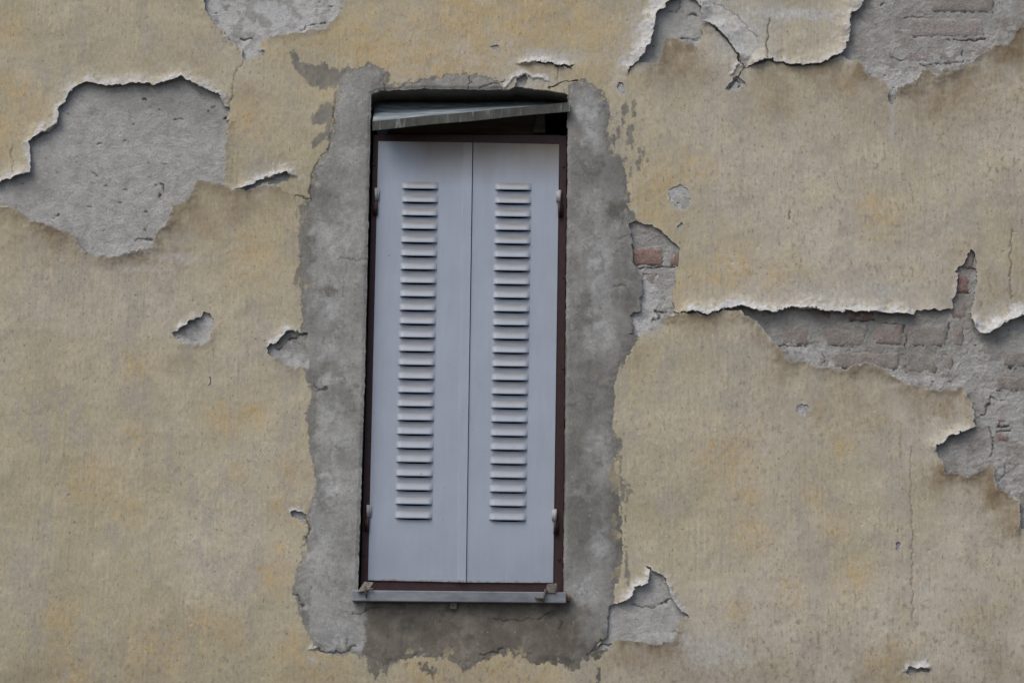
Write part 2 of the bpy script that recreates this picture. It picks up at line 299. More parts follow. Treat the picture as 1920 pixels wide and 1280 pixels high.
SLITS = [
 (z2([(848,205),(920,220),(1000,290),(1080,370),(1140,460),(1215,605),(1240,605),(1300,590),(1370,570),(1430,535),(1480,540),(1530,570),(1590,575),(1700,598),(1800,595)]) + z3([(0,588),(50,590),(100,575),(155,545),(200,520),(270,500)]), 2.4),
 (z2([(275,550),(210,610),(180,660)]), 2.0),
 (z4([(500,903),(600,905),(650,900),(740,925),(850,888)]), 2.6),
 ([(1008,117),(1030,120),(1045,124),(1072,127)], 2.2), ([(1056,123),(1070,126),(1076,122)], 3.4),
 (z1([(1080,880),(1135,868)]), 2.0),
 ([(1028,166),(1040,160),(1056,154),(1066,152),(1084,150)], 2.4),
 (z2([(1215,612),(1190,670),(1140,705),(1110,760)]), 2.4),
]
HAIR = [  # fine cracks: polyline, depth mm, darkness
 (z2([(1450,165),(1445,300),(1430,430),(1432,540)]), 3, .8),
 (z1([(1120,282),(1090,330),(1072,420),(1062,493)]), 2, .5),
 (z1([(1545,470),(1540,560),(1520,680),(1470,740),(1440,800),(1432,930)]), 2, .8),
 (z1([(1360,900),(1430,918)]), 3, .9), (z1([(55,670),(60,750),(58,800)]), 2, .5),
 (z3([(728,930),(730,1000),(735,1248)]), -1, -.6),
 ([(1709,838),(1708,930),(1711,1040),(1711,1160)], 2, .45), ([(1898,430),(1894,510),(1898,560)], 3, .55),
 ([(1420,70),(1370,20),(1340,8)], 2, .5), ([(1047,127),(1046,160)], 2, .5),
 ([(634,484),(666,486),(688,487)], 1.5, .5), ([(650,494),(645,540),(642,560)], 1, .3),
 ([(926,1160),(975,1164),(1010,1158),(1038,1146),(1050,1135)], 2, .8), ([(1054,1162),(1050,1180)], 2, .7),
 ([(900,1226),(930,1222),(944,1217)], 2.5, .8), ([(596,1215),(610,1224),(630,1222),(654,1220),(664,1208)], 3, .95),
 ([(650,1200),(652,1220)], 2, .7), ([(664,1152),(700,1138),(720,1137)], 2, .6), ([(574,963),(577,1000),(573,1016)], 3, .8),
 ([(548,1113),(560,1118),(568,1137)], 3, .8), ([(1130,1197),(1100,1228)], 3, .8),
 ([(720,158),(724,170)], 3, .9), ([(878,146),(882,166)], 3, .7), ([(748,168),(765,158),(790,152)], 2, .6), ([(900,164),(935,156),(945,150)], 3, .8),
 ([(1160,450),(1178,442)], 1.5, .5), ([(1150,537),(1176,538)], 1.5, .5), ([(588,720),(600,733),(612,728)], 3, .8),
 ([(330,395),(316,412),(312,420)], 1, .3), ([(1480,410),(1484,395)], 2, .7),
]
E_ = lambda *a: a
PALE = [(1385,62,52,56,1.3),(1345,25,30,24,1.1),(1300,15,24,22,.9),(1480,27,100,11,1.5),(1330,1225,60,34,.45),(1390,1230,30,20,.4),(1290,1200,20,20,.5),(255,470,40,12,.5),(470,330,20,8,.3),(1215,625,30,10,.4),(1480,540,60,14,.4),(1380,60,50,55,.7),(1290,20,40,22,.6),(1460,28,90,9,1.1),(1510,28,40,16,.5),(1200,80,22,45,.8),(1410,108,30,20,.7),(1590,100,26,20,.5),
        (1030,108,60,16,.8),(870,95,25,18,.35),(885,110,14,14,.4),(985,152,60,14,.7),(260,505,60,8,.5),(330,485,50,8,.5),(1520,555,160,22,.45),(1660,545,60,16,.45),
        (1320,555,50,16,.35),(960,85,40,20,.3),(1500,62,10,8,.5),(1340,1215,30,18,.5),(1320,1190,25,12,.45),(1735,1100,6,5,.9),(1350,1055,4,4,.8),(1395,1215,16,12,.4),
        (585,1230,10,8,.5),(640,480,3,10,.4),(40,330,25,12,.4),(290,148,100,6,.6),(1180,395,20,8,.3)]
OCHRE = [(260,690,25),(420,785,38),(480,775,28),(260,815,26),(175,895,44),(160,925,30),(245,960,26),(450,885,20),(530,950,22),(515,1080,34),(525,1030,22),(120,1165,38),
         (385,1170,34),(430,1185,34),(560,1225,44),(300,1225,60),(140,1270,44),(1412,931,32),(1568,993,26),(1610,1077,36),(1382,1143,22),(1484,1111,28),(1525,927,26),(1371,856,60),
         (1577,834,28),(1412,1002,40),(1675,1250,50),(1240,340,44),(1300,310,30),(1325,315,26),(1375,485,44),(1395,505,28),(1650,415,40),(1150,60,50),(1150,130,36),(700,90,80),
         (820,120,70),(980,60,80),(1080,40,80),(900,20,90),(20,60,40),(30,170,40),(230,230,20),(20,250,60),(70,200,40),(590,1250,60),(940,1260,60),(1010,1255,50),(800,1260,50),
         (545,880,30),(560,960,26),(600,60,50),(470,220,40),(1220,400,36),(480,480,50),(1270,560,60),(1350,540,60),(1590,170,14),(1640,380,30),(1455,540,50)]
BROWN = [(1860,1240,60,40,.4),(1330,1265,70,26,.35),(1900,1180,40,60,.3),(1800,1180,50,50,.2),(1260,420,30,40,.2),(1600,150,200,40,.35),(1760,190,160,50,.45),(1350,170,120,50,.3),(1650,760,220,50,.35),(600,440,60,60,.2),(200,480,160,40,.3),(1275,130,60,36,.6),(1310,150,40,40,.5),(1225,150,30,26,.35),(1460,190,120,55,.35),(1700,200,130,40,.45),(1780,150,110,50,.5),(1900,100,60,60,.5),(1840,520,70,60,.4),
         (1900,500,40,90,.45),(1500,690,60,24,.45),(1700,740,120,50,.4),(1800,760,40,40,.6),(1800,900,60,50,.4),(1890,970,50,60,.4),(345,680,40,22,.45),(470,400,80,46,.5),
         (380,420,60,50,.45),(340,470,30,40,.5),(30,430,60,40,.5),(110,460,60,36,.45),(1180,1235,90,24,.5),(1250,1225,60,24,.4),(1720,1275,40,18,.5),(460,170,30,34,.4),
         (60,640,60,40,.35),(320,120,90,60,.22),(40,1270,120,40,.35),(1750,1270,300,50,.25),(1860,1120,90,120,.2),(1470,205,26,24,.5),(1880,60,30,30,.2),(260,640,80,40,.15),
         (1200,680,20,30,.5),(560,500,10,60,.3)]

# ------------------------------------------------------------------ the wall: fields on a fine grid
import time
T0 = time.time()
STEP = 3.0 * MM
def axis(lo, hi, LO, HI):
    mid = np.arange(lo, hi, STEP)
    def out(a, b, n): return a + (b - a) * (np.linspace(0, 1, n)[1:] ** 2.2)
    return np.concatenate([out(lo, LO, 26)[::-1], mid, out(mid[-1], HI, 26)])
cs = uv([(-14, -14), (1934, -14), (1934, 1294), (-14, 1294)])
ax_u = axis(cs[:, 0].min(), cs[:, 0].max(), -3.4, 3.4)
ax_v = axis(cs[:, 1].min(), cs[:, 1].max(), -ZC, 2.9)
NU, NV = len(ax_u), len(ax_v)
U, V = np.meshgrid(ax_u, ax_v)              # shape (NV, NU)
U32, V32 = U.astype(np.float32), V.astype(np.float32)
# ragged domain for the outlines
WU = U + 3.4 * MM * fbm(U32, V32, 38, 3, 1, .6) + 1.7 * MM * perlin(U32 * 100, V32 * 100, 6) + 1.2 * MM * perlin(U32 * 190, V32 * 190, 5)
WV = V + 3.4 * MM * fbm(U32, V32, 38, 3, 31, .6) + 1.7 * MM * perlin(U32 * 100, V32 * 100, 46) + 1.2 * MM * perlin(U32 * 190, V32 * 190, 45)

def win(P, m):
    i0 = max(np.searchsorted(ax_v, P[:, 1].min() - m) - 1, 0); i1 = min(np.searchsorted(ax_v, P[:, 1].max() + m) + 1, NV)
    j0 = max(np.searchsorted(ax_u, P[:, 0].min() - m) - 1, 0); j1 = min(np.searchsorted(ax_u, P[:, 0].max() + m) + 1, NU)
    return slice(i0, i1), slice(j0, j1)
def segdist(x, y, P, closed):
    """distance to a polyline/polygon, inside flag / side, arc position"""
    n = len(P); best = np.full(x.shape, 1e9, np.float32); side = np.zeros(x.shape, bool); arc = np.zeros(x.shape, np.float32)
    dist = np.full(x.shape, 1e9, np.float32); inside = np.zeros(x.shape, bool)
    L = np.r_[0, np.cumsum(np.hypot(*np.diff(P, axis=0).T))]
    for k in range(n if closed else n - 1):
        ax, ay = P[k]; bx, by = P[(k + 1) % n]; ex, ey = bx - ax, by - ay; l2 = ex * ex + ey * ey + 1e-15
        px, py = x - ax, y - ay; t = np.clip((px * ex + py * ey) / l2, 0, 1)
        dx, dy = px - t * ex, py - t * ey; d2 = dx * dx + dy * dy
        if closed:
            np.minimum(dist, d2, out=dist)
            if ay != by:
                c = (ay > y) != (by > y); inside ^= c & (x < ex * (y - ay) / (by - ay) + ax)
        else:
            cr = ex * py - ey * px; sc = d2 - 1e-3 * (cr * cr) / l2
            w = sc < best; best = np.where(w, sc, best); dist = np.where(w, d2, dist); side = np.where(w, cr > 0, side)
            arc = np.where(w, L[k] + t * math.sqrt(l2), arc)
    return np.sqrt(dist), (inside if closed else side), arc, L[-1]
def polysdf(poly, margin=0.07, warp=True):
    P = uv(poly); s = win(P, margin)
    x, y = ((WU if warp else U)[s], (WV if warp else V)[s]); x = x.astype(np.float32); y = y.astype(np.float32)
    d, ins, _, _ = segdist(x, y, P.astype(np.float32), True)
    return s, np.clip(np.where(ins, d, -d), -margin, 1)

for _W, _sd in ((WU, 401), (WV, 431)):                # brittle angular steps in the breaks
    _q = 3.2 * fbm(U32, V32, 26, 3, _sd, .6); _f = np.floor(_q); _W += 3.4 * MM * (_f + sstep(.38, .62, _q - _f)) / 2
S_HOLE = np.full(U.shape, -0.07, np.float32); HDEPTH = np.full(U.shape, 11.0, np.float32)
LIME = np.zeros(U.shape, np.float32); BRK = np.zeros(U.shape, np.float32)
for poly, dep, lime, brk in HOLES:
    s, d = polysdf(poly)
    near = d > S_HOLE[s]
    HDEPTH[s] = np.where(near & (d > -0.035), dep, HDEPTH[s])
    LIME[s] = np.where(near & (d > -0.035), lime, LIME[s]); BRK[s] = np.where(near & (d > -0.035), brk, BRK[s])
    S_HOLE[s] = np.maximum(S_HOLE[s], d)
SLIT = np.full(U.shape, -0.05, np.float32)
for pl, hw in SLITS:
    P = uv(pl); s = win(P, .03)
    d, _, _, _ = segdist(WU[s].astype(np.float32), WV[s].astype(np.float32), P.astype(np.float32), False)
    SLIT[s] = np.maximum(SLIT[s], hw * MM - d)
CUT = np.maximum(S_HOLE, SLIT)
S_OPEN = np.full(U.shape, -0.07, np.float32)
P_ = uv(OPENING); s = win(P_, .07)
wob = 0.35
d, ins, _, _ = segdist((U + (WU - U) * wob)[s].astype(np.float32), (V + (WV - V) * wob)[s].astype(np.float32), P_.astype(np.float32), True)
S_OPEN[s] = np.where(ins, d, -np.minimum(d, .07))
S_CEM = np.full(U.shape, -0.07, np.float32)
for poly in (CEMENT, CEM_TOP):
    s, d = polysdf(poly); S_CEM[s] = np.maximum(S_CEM[s], d)
S_CEM = S_CEM + 5 * MM * fbm(U32, V32, 70, 3, 71, .6) + 6 * MM * fbm(U32, V32, 40, 3, 81, .6, 1.0, .2)
FILMM = np.full(U.shape, -0.07, np.float32)
for poly in FILM:
    s, d = polysdf(poly, .03); FILMM[s] = np.maximum(FILMM[s], d)
print('sdf', time.time() - T0)

LIFT = np.zeros(U.shape, np.float32); PALE2 = np.zeros(U.shape, np.float32); PALEF = np.zeros(U.shape, np.float32); STAIN = np.zeros(U.shape, np.float32)
wn0 = fbm(U32, V32, 11, 2, 55, .5); wn1 = fbm(U32, V32, 22, 3, 60, .6); wn2 = fbm(U32, V32, 70, 3, 70, .6); strk = fbm(U32, V32, 40, 3, 80, .6, 1.0, .16)
for pl, H, W, pale, pw, st, sw in LIPS:
    P = uv(pl); m = max(W, pw * 1.8, sw * 1.8) * MM; s = win(P, m)
    d, side, arc, L = segdist(WU[s].astype(np.float32), WV[s].astype(np.float32), P.astype(np.float32), False)
    ends = [P[0], P[-1]]; inview = [abs(e[0]) < 1.72 and e[1] < 1.15 for e in ends]
    tp = np.ones_like(d); ta = min(.05, L * .3)
    if inview[0]: tp = tp * sstep(0, ta, arc)
    if inview[1]: tp = tp * sstep(0, ta, L - arc)
    prof = np.clip(1 - d / (W * MM), 0, 1) ** 2.1
    var = (1 + .55 * wn0[s] + .12 * wn1[s]).clip(.35)
    LIFT[s] = np.maximum(LIFT[s], np.where(side, .8 * H * MM * prof * tp * var, 0))
    if pale:
        q = d / (pw * MM * (1 + 1.0 * wn1[s] + .4 * wn2[s]).clip(.2))
        PALEF[s] = np.maximum(PALEF[s], np.where(side, pale * (1 - sstep(.55, 1.25, q)) * np.maximum(tp, .3), 0))
        PALE2[s] = np.maximum(PALE2[s], np.where(side, pale * .8 * np.exp(-(q / 2.4) ** 1.6) * np.maximum(tp, .2), 0))
    if st:
        q = d / (sw * MM * (1 + .5 * wn1[s] + .16 * strk[s]).clip(.3))
        STAIN[s] = np.maximum(STAIN[s], np.where(side, st * np.exp(-(q * 1.15) ** 1.4) * tp ** .5, 0))
def blobs(lst, warp=.012):
    r = np.zeros(U.shape, np.float32)
    bu = U + warp * wn1 + .4 * warp * wn2; bv = V + warp * wn1[::-1, ::-1] + .4 * warp * wn2
    for b in lst:
        x, y, rx, ry, w = b if len(b) == 5 else (b[0], b[1], b[2], b[2], 1.0)
        P = uv([(x, y)]); a = rx * 1.86 * MM; c = ry * 1.86 * MM
        s = win(np.array([[P[0, 0] - 2.2 * a, P[0, 1] - 2.2 * c], [P[0, 0] + 2.2 * a, P[0, 1] + 2.2 * c]]), .01)
        r[s] = np.maximum(r[s], w * np.exp(-(((bu[s] - P[0, 0]) / a) ** 2 + ((bv[s] - P[0, 1]) / c) ** 2)))
    return r
_pb = blobs(PALE); PALE2 = np.maximum(PALE2, _pb * .8)
PALEF = np.maximum(PALEF, _pb * .8 * (.75 + .5 * wn2).clip(0, 1.3))
OCH = blobs(OCHRE, .02); BRN = blobs(BROWN, .025)
HAIRC = np.zeros(U.shape, np.float32); HAIRH = np.zeros(U.shape, np.float32); LINEP = np.zeros(U.shape, np.float32)
for pl, dep, dark in HAIR:
    P = uv(pl); s = win(P, .02)
    d, _, _, _ = segdist(WU[s].astype(np.float32), WV[s].astype(np.float32), P.astype(np.float32), False)
    g = np.exp(-(d / (2.4 * MM)) ** 2)
    if dark > 0: HAIRC[s] = np.maximum(HAIRC[s], dark * g); HAIRH[s] = np.maximum(HAIRH[s], dep * MM * g)
    else: LINEP[s] = np.maximum(LINEP[s], -dark * np.exp(-(d / (7 * MM)) ** 2))
print('lips', time.time() - T0)

low = fbm(U32, V32, 1.6, 4, 90, .55); mid = fbm(U32, V32, 6, 4, 95, .6)
streak = fbm(U32, V32, 90, 3, 100, .6, 1.0, .07)
def lerp(a, b, t): return a + (b - a) * t[..., None]
def rgb(*c): return np.array(c, np.float32)

# ochre coat colour
right = sstep(-.2, 1.7, U32)
c = np.zeros(U.shape + (3,), np.float32) + rgb(.450, .407, .290)
c = lerp(c, rgb(.438, .403, .332), np.clip(.34 + .75 * low + .8 * right + .3 * mid, 0, 1))
blt = fbm(U32, V32, 4.5, 4, 340, .6); c = c * (1 + .07 * (right - .4) + .10 * low + .07 * blt)[..., None]
c = lerp(c, rgb(.37, .345, .30), sstep(.12, .5, fbm(U32, V32, 5.5, 4, 345, .6, 1.3, .7)) * .55)
c = lerp(c, rgb(.51, .455, .33), np.clip(.9 * mid + .28 * streak - .1, 0, .55))
golden = sstep(.5, 1.1, V32) * (1 - sstep(.2, .6, U32)) * sstep(-1.9, -.4, U32) * .28
c = lerp(c, rgb(.485, .375, .21), np.clip(golden * (.6 + 1.2 * mid).clip(0, 2) + 1.15 * OCH * (.5 + .25 * streak + .45 * wn1 + .35 * wn2).clip(.08, .95) * .85, 0, .9))
c = lerp(c, rgb(.265, .205, .135), np.clip(BRN * (.72 + .7 * mid + .25 * streak), 0, .8))
c = lerp(c, rgb(.195, .143, .085), np.clip(STAIN * (.60 + .6 * mid + .2 * strk), 0, .85))
edge = 1 - sstep(0, 5 * MM, -CUT + 2.2 * MM * wn2)
PALEF = np.maximum(PALEF, .5 * edge * (S_HOLE > -.02))
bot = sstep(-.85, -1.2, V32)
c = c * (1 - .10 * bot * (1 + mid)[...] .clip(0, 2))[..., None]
c = lerp(c, rgb(.25, .215, .165), np.clip(sstep(.30, .75, fbm(U32, V32, 55, 3, 130, .6, 1, .6)) * sstep(-.1, .5, mid + .6 * low + .5 * bot + .25 * right) * (.25 + .3 * right + .35 * bot), 0, .6))
c = lerp(c, rgb(.20, .165, .12), np.clip(sstep(.74, .92, fbm(U32, V32, 120, 2, 140, .5, 1, .45)) * .8, 0, .8))
c = lerp(c, rgb(.43, .415, .385), np.clip(PALE2 * (.8 + .5 * wn2 + .3 * streak), 0, .8))
c = lerp(c, rgb(.50, .50, .495) * (1 + .10 * wn2)[..., None], np.clip(PALEF, 0, 1))
c = lerp(c, rgb(.42, .43, .45), np.clip(LINEP, 0, 1))
film = sstep(-2.5 * MM, 2.5 * MM, np.maximum(S_CEM - 1 * MM, FILMM) + 6 * MM * wn2 + 9 * MM * strk)
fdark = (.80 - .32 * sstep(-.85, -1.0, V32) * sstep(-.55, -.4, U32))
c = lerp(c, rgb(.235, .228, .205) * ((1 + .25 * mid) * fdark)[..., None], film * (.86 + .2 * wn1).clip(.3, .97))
c = lerp(c, rgb(.06, .05, .04), np.clip(HAIRC, 0, 1))
tint = fbm(U32, V32, 60, 3, 145, .65)[..., None]; tint2 = fbm(U32, V32, 100, 2, 147, .6, 1, .5)[..., None]
szone = sstep(-.25, .5, fbm(U32, V32, 3.2, 3, 333, .55) + .25 * right)
vs2 = fbm(U32, V32, 150, 2, 335, .6, 1.0, .05)
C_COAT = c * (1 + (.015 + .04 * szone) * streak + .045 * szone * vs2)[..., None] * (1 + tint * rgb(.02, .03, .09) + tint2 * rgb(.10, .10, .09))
H_COAT = (2.5 * MM * low + 1.6 * MM * mid + .13 * MM * fbm(U32, V32, 60, 3, 150, .55)) + LIFT - HAIRH
pits = sstep(.85, 1.0, fbm(U32, V32, 70, 2, 160, .5, 1, .5)); H_COAT -= 1.6 * MM * pits
H_COAT -= 4.5 * MM * sstep(0, 9 * MM, S_CEM)
TH_COAT = (12 - 6.5 * np.clip(LIFT / (6 * MM), 0, 1)) * MM

# cement surround colour
LIGHT = [(1105,215,26,40,1),(1110,260,22,24,.9),(1120,385,30,30,.7),(1125,500,30,70,.8),(1135,600,22,60,.6),(1110,640,20,30,.5),(1110,940,22,60,.0),(1118,830,24,24,.8),(1130,870,16,40,.6),
         (1125,1020,24,30,.8),(1100,1100,40,60,.6),(640,200,40,60,.4),(655,310,24,60,.5),(620,440,20,20,.7),(640,470,30,30,.5),(625,580,24,36,.8),(615,660,26,20,.7),(640,680,26,20,.7),
         (620,712,24,12,.9),(615,770,22,30,.6),(640,820,30,30,.6),(625,910,26,24,.9),(610,1000,26,60,.6),(640,1100,60,60,.35),(640,1190,50,40,.75),(600,1120,30,30,.5),(1100,460,20,30,.4),(1075,430,10,30,.3),(860,1160,200,10,.15)]
DARK = [(1152,395,20,24,1),(1190,555,18,24,1),(1060,420,14,60,.5),(1095,570,10,40,.7),(1110,600,40,10,.6),(1115,690,16,24,.5),(1090,860,40,110,.55),(1085,980,30,90,.6),(1150,950,12,60,.8),(1158,1020,10,60,.8),
        (1070,750,20,80,.3),(1085,300,20,60,.35),(1110,330,30,24,.4),(1170,330,14,30,.7),(630,385,60,12,.0),(578,450,10,90,.7),(620,545,40,10,.7),(632,690,30,10,.6),(640,700,12,24,.5),(585,770,8,60,.6),(640,850,10,14,.5),
        (650,1030,30,40,.3),(570,1110,12,40,.5),(625,365,20,14,.4),(640,325,12,16,.5),(700,1150,30,12,.2),(1070,1215,50,20,.6),(1055,1140,16,20,.5)]
lt = blobs(LIGHT, .02); dk = blobs(DARK, .02)
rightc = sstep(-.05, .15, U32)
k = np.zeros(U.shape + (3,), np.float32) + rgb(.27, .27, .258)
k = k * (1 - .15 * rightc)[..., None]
k = k * (1 + .18 * mid + .10 * wn1 + .10 * low)[..., None]
k = lerp(k, rgb(.41, .417, .422), np.clip(lt * .95 + .25 * wn1 * lt, 0, 1))
k = lerp(k, rgb(.125, .12, .105), np.clip(dk * (.8 + .4 * mid), 0, .85))
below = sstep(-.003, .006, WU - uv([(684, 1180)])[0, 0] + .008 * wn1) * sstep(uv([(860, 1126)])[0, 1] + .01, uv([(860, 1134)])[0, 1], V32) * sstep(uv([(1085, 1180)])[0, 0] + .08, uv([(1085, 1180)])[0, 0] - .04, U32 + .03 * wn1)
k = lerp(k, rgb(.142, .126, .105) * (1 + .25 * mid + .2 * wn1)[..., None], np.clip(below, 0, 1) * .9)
bord = sstep(26 * MM, 4 * MM, S_CEM + 8 * MM * wn1); k = lerp(k, rgb(.155, .15, .135), bord * .35)
k = lerp(k, rgb(.05, .045, .04), np.clip(HAIRC, 0, 1))
wspk = sstep(.72, .9, fbm(U32, V32, 75, 2, 170, .5)); k = lerp(k, rgb(.5, .49, .46), sstep(.9, 1.05, fbm(U32, V32, 75, 2, 170, .5)) * .6)
k = lerp(k, rgb(.10, .095, .085), sstep(.8, .95, fbm(U32, V32, 85, 2, 171, .5)) * .7)
k = k * (1 + .07 * fbm(U32, V32, 30, 4, 172, .65, 1, .4))[..., None]
k = lerp(k, rgb(.42, .36, .24), sstep(.5, .62, fbm(U32, V32, 9, 4, 175, .6)) * sstep(40 * MM, 10 * MM, S_CEM) * .6)
wxu = U32 + .05 * wn1 + .02 * wn2; wxv = V32 + .05 * wn1[::-1] + .02 * wn2[:, ::-1]
tr1 = fbm(wxu, wxv, 7, 3, 301, .5); tr2 = fbm(wxu, wxv, 11, 3, 305, .5); tr3 = fbm(wxu, wxv, 5, 2, 309, .5, 1.6, .7)
k = k * (1 + .12 * sstep(.10, .20, tr1) - .13 * sstep(.16, .26, tr2) + .09 * sstep(.05, .12, tr3) - .04)[..., None]
scr = sstep(.93, 1.0, 1 - np.abs(fbm(wxu, wxv, 16, 2, 311, .5, 1.0, .25))) * sstep(.1, .4, mid); k = lerp(k, rgb(.12, .115, .10), scr * .28)
k = k * (1 + .05 * np.random.RandomState(12).randn(*U.shape).clip(-2, 2))[..., None]
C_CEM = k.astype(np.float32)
taper = sstep(0, 14 * MM, np.minimum(S_CEM, 14 * MM))
taper = sstep(0, 24 * MM, np.minimum(S_CEM, 24 * MM))
H_CEM = -.4 * MM + .2 * MM * (sstep(.10, .20, tr1) - sstep(.16, .26, tr2)) * taper + 2.0 * MM * taper + 2.5 * MM * low + 1.6 * MM * mid + .5 * MM * wn1 * taper + .15 * MM * wn2 - HAIRH
opn = sstep(12 * MM, 0, -S_OPEN); H_CEM -= 4 * MM * opn

# undercoat
rough1 = fbm(U32, V32, 28, 5, 180, .62); rough2 = fbm(U32, V32, 95, 3, 190, .6); lump = fbm(U32, V32, 14, 3, 200, .55)
brickzone = np.clip(BRK * 1.3 + .0, 0, 1)
mort = sstep(-.35, .45, .6 * lump + .8 * rough1)          # mortar smeared over the bricks
grit = np.random.RandomState(11).randn(*U.shape).astype(np.float32).clip(-2, 2)
UCR = [(z3([(1420,362),(1480,350),(1568,342)]),1.5),(z3([(850,155),(940,150),(1050,155)]),.7),(z3([(730,500),(780,530),(830,548),(900,510)]),.7),(z3([(1370,435),(1372,500)]),.7),(z3([(1000,575),(1100,570),(1250,560),(1390,548)]),.5),(z3([(1230,350),(1330,360),(1430,355)]),.8),(z3([(640,50),(670,25)]),1),
 (z5([(125,738),(200,735),(330,742)]),.8),(z5([(620,568),(720,565),(780,562)]),1.3),(z5([(830,588),(900,595),(980,600)]),1.2),(z5([(600,795),(605,775),(625,770)]),1),(z5([(1000,880),(1005,910)]),1.4),(z5([(1320,380),(1370,385),(1430,380)]),1),(z5([(1405,215),(1460,220)]),1.8),(z5([(1610,1095),(1565,1070),(1545,1130),(1525,1180),(1480,1225)]),.9),(z5([(440,855),(455,820),(445,790)]),.6),(z5([(1285,590),(1275,660)]),.8),(z5([(740,600),(735,640)]),.6),(z5([(985,610),(995,680),(990,760)]),.6),
 (z6([(815,520),(840,620),(835,710),(820,735)]),.8),(z6([(875,520),(950,522)]),1.4),(z6([(870,555),(960,550)]),1.4),(z6([(925,800),(920,880),(880,900)]),.8),(z6([(945,65),(960,120)]),.9),(z6([(930,175),(1000,178)]),.9),(z6([(500,15),(530,25)]),1),
 (z1([(745,845),(752,880)]),1.4),(z1([(738,900),(742,908)]),1.4),(z1([(620,1110),(650,1100),(700,1102)]),.9),(z1([(445,660),(470,655)]),1.1),(z1([(978,497),(988,485)]),1.1),(z1([(1385,135),(1420,115),(1500,100)]),.8),(z1([(1115,178),(1165,172)]),1.4),(z1([(660,455),(672,450)]),1),(z1([(255,1000),(268,990)]),1.2),(z1([(1040,540),(1050,545)]),1),(z1([(430,800),(450,805)]),.6),(z1([(800,550),(830,545)]),.6),
 (z4([(275,620),(360,610)]),.8),(z4([(330,965),(385,930),(360,900)]),.8),(z4([(360,895),(440,890)]),1.4),(z4([(195,565),(300,562),(400,560),(500,562)]),.9),
 (z8([(580,600),(650,620),(740,632),(830,590),(910,560)]),.7),(z8([(300,960),(360,950),(400,940)]),.9),
 (z2([(640,350),(700,330),(760,350),(820,340)]),.7),(z2([(750,138),(775,125),(800,135)]),1.6),(z2([(785,372),(810,372)]),1.6),(z2([(530,105),(600,100),(640,60),(655,10)]),.6),
 (z7([(1480,430),(1540,405),(1600,370),(1660,372)]),1.2),(z7([(1350,520),(1400,500)]),.9),(z2([(1095,790),(1130,740),(1160,715)]),1.4),(z2([(1160,720),(1200,750),(1180,775)]),1.2)]
UCH = np.zeros(U.shape, np.float32)
for pl, w_ in UCR:
    P = uv(pl); s = win(P, .02)
    d, _, _, _ = segdist(WU[s].astype(np.float32), WV[s].astype(np.float32), P.astype(np.float32), False)
    UCH[s] = np.maximum(UCH[s], min(1, .55 + .4 * w_) * np.exp(-(d / ((1.3 + 1.5 * w_) * MM)) ** 2) * (1 + .8 * wn2[s]).clip(.1, 1.2))
YU = HDEPTH * MM + .75 * MM * rough1 + .42 * MM * rough2 + 1.5 * MM * lump + .30 * MM * grit + 5 * MM * UCH
YU += brickzone * (1.6 * MM * (1 - mort) - 2.5 * MM * mort + .5 * MM * rough1)
gouge = sstep(.90, 1.02, fbm(U32, V32, 48, 2, 210, .5, .7, 1.3)); YU += 4 * MM * gouge
UL = [(1672,165,14,30,1.3),(1690,142,50,14,.9),(1840,112,70,12,.8),(1640,128,30,14,.8),(240,478,60,10,.8),(80,412,60,8,.7),(320,420,20,14,.6),(1560,688,70,10,.9),(1690,715,50,10,.8),(1840,900,40,10,.6),(350,636,34,9,1.3),(390,625,10,24,1),(372,600,14,10,.7),(545,676,34,9,1.3),(528,660,24,8,.9),(572,684,10,14,1),(540,648,10,6,.8),(1215,560,16,50,1.2),(1200,600,26,22,1.3),(1225,545,16,16,.5),(1783,45,11,14,1),(1500,655,70,14,.7),(1650,700,90,14,.6),(1760,720,80,14,.6),(1300,80,16,8,1.2),(345,632,30,12,1),(392,612,14,20,.8),(545,668,34,10,.8),
      (240,470,60,14,.6),(1220,1190,70,8,.6),(1830,150,120,14,.6),(1690,150,40,14,.5),(1850,700,60,40,.35),(1880,760,40,40,.3),(470,95,20,14,.9),(560,50,60,14,.9)]
UD = [(345,620,30,14,1.2),(375,600,10,10,.8),(540,650,40,24,1.1),(300,190,110,30,.5),(390,215,50,30,.45),(60,350,50,26,.4),(1250,20,40,20,.2),(1700,30,50,30,.4),(1800,20,80,24,.4),(1560,680,20,20,.3),(1600,620,130,30,.6),(1720,640,80,50,.55),(1810,560,20,80,.4),(1820,820,30,20,.4),
      (1215,440,40,26,.7),(1215,500,40,30,.5),(1890,690,40,30,.35),(360,610,20,10,.6),(550,640,30,20,.6),(430,20,26,18,.5),(490,40,30,16,.4),(1640,660,60,24,.5)]
ul = blobs(UL, .02); ud = blobs(UD, .03)
q = np.zeros(U.shape + (3,), np.float32) + rgb(.50, .50, .49)
q = q * (1 + .10 * lump + .13 * rough1 + .08 * rough2 + .06 * grit)[..., None]
q = lerp(q, rgb(.27, .245, .215), brickzone * np.clip(.30 + .8 * lump, 0, .85))
q = lerp(q, rgb(.20, .19, .165), np.clip(ud * (.8 + .5 * rough1), 0, .9))
q = lerp(q, rgb(.66, .665, .67), np.clip(LIME * sstep(-.35, .25, lump + .6 * rough1) + ul * (.7 + .5 * rough1), 0, .95))
q = lerp(q, rgb(.08, .07, .06), gouge * .45)
q = lerp(q, rgb(.05, .045, .04), np.clip(UCH, 0, 1) * .85)
q = lerp(q, rgb(.40, .32, .20), sstep(.78, .9, fbm(U32, V32, 50, 1, 220)) * .7)
C_UND = q
print('fields', time.time() - T0)

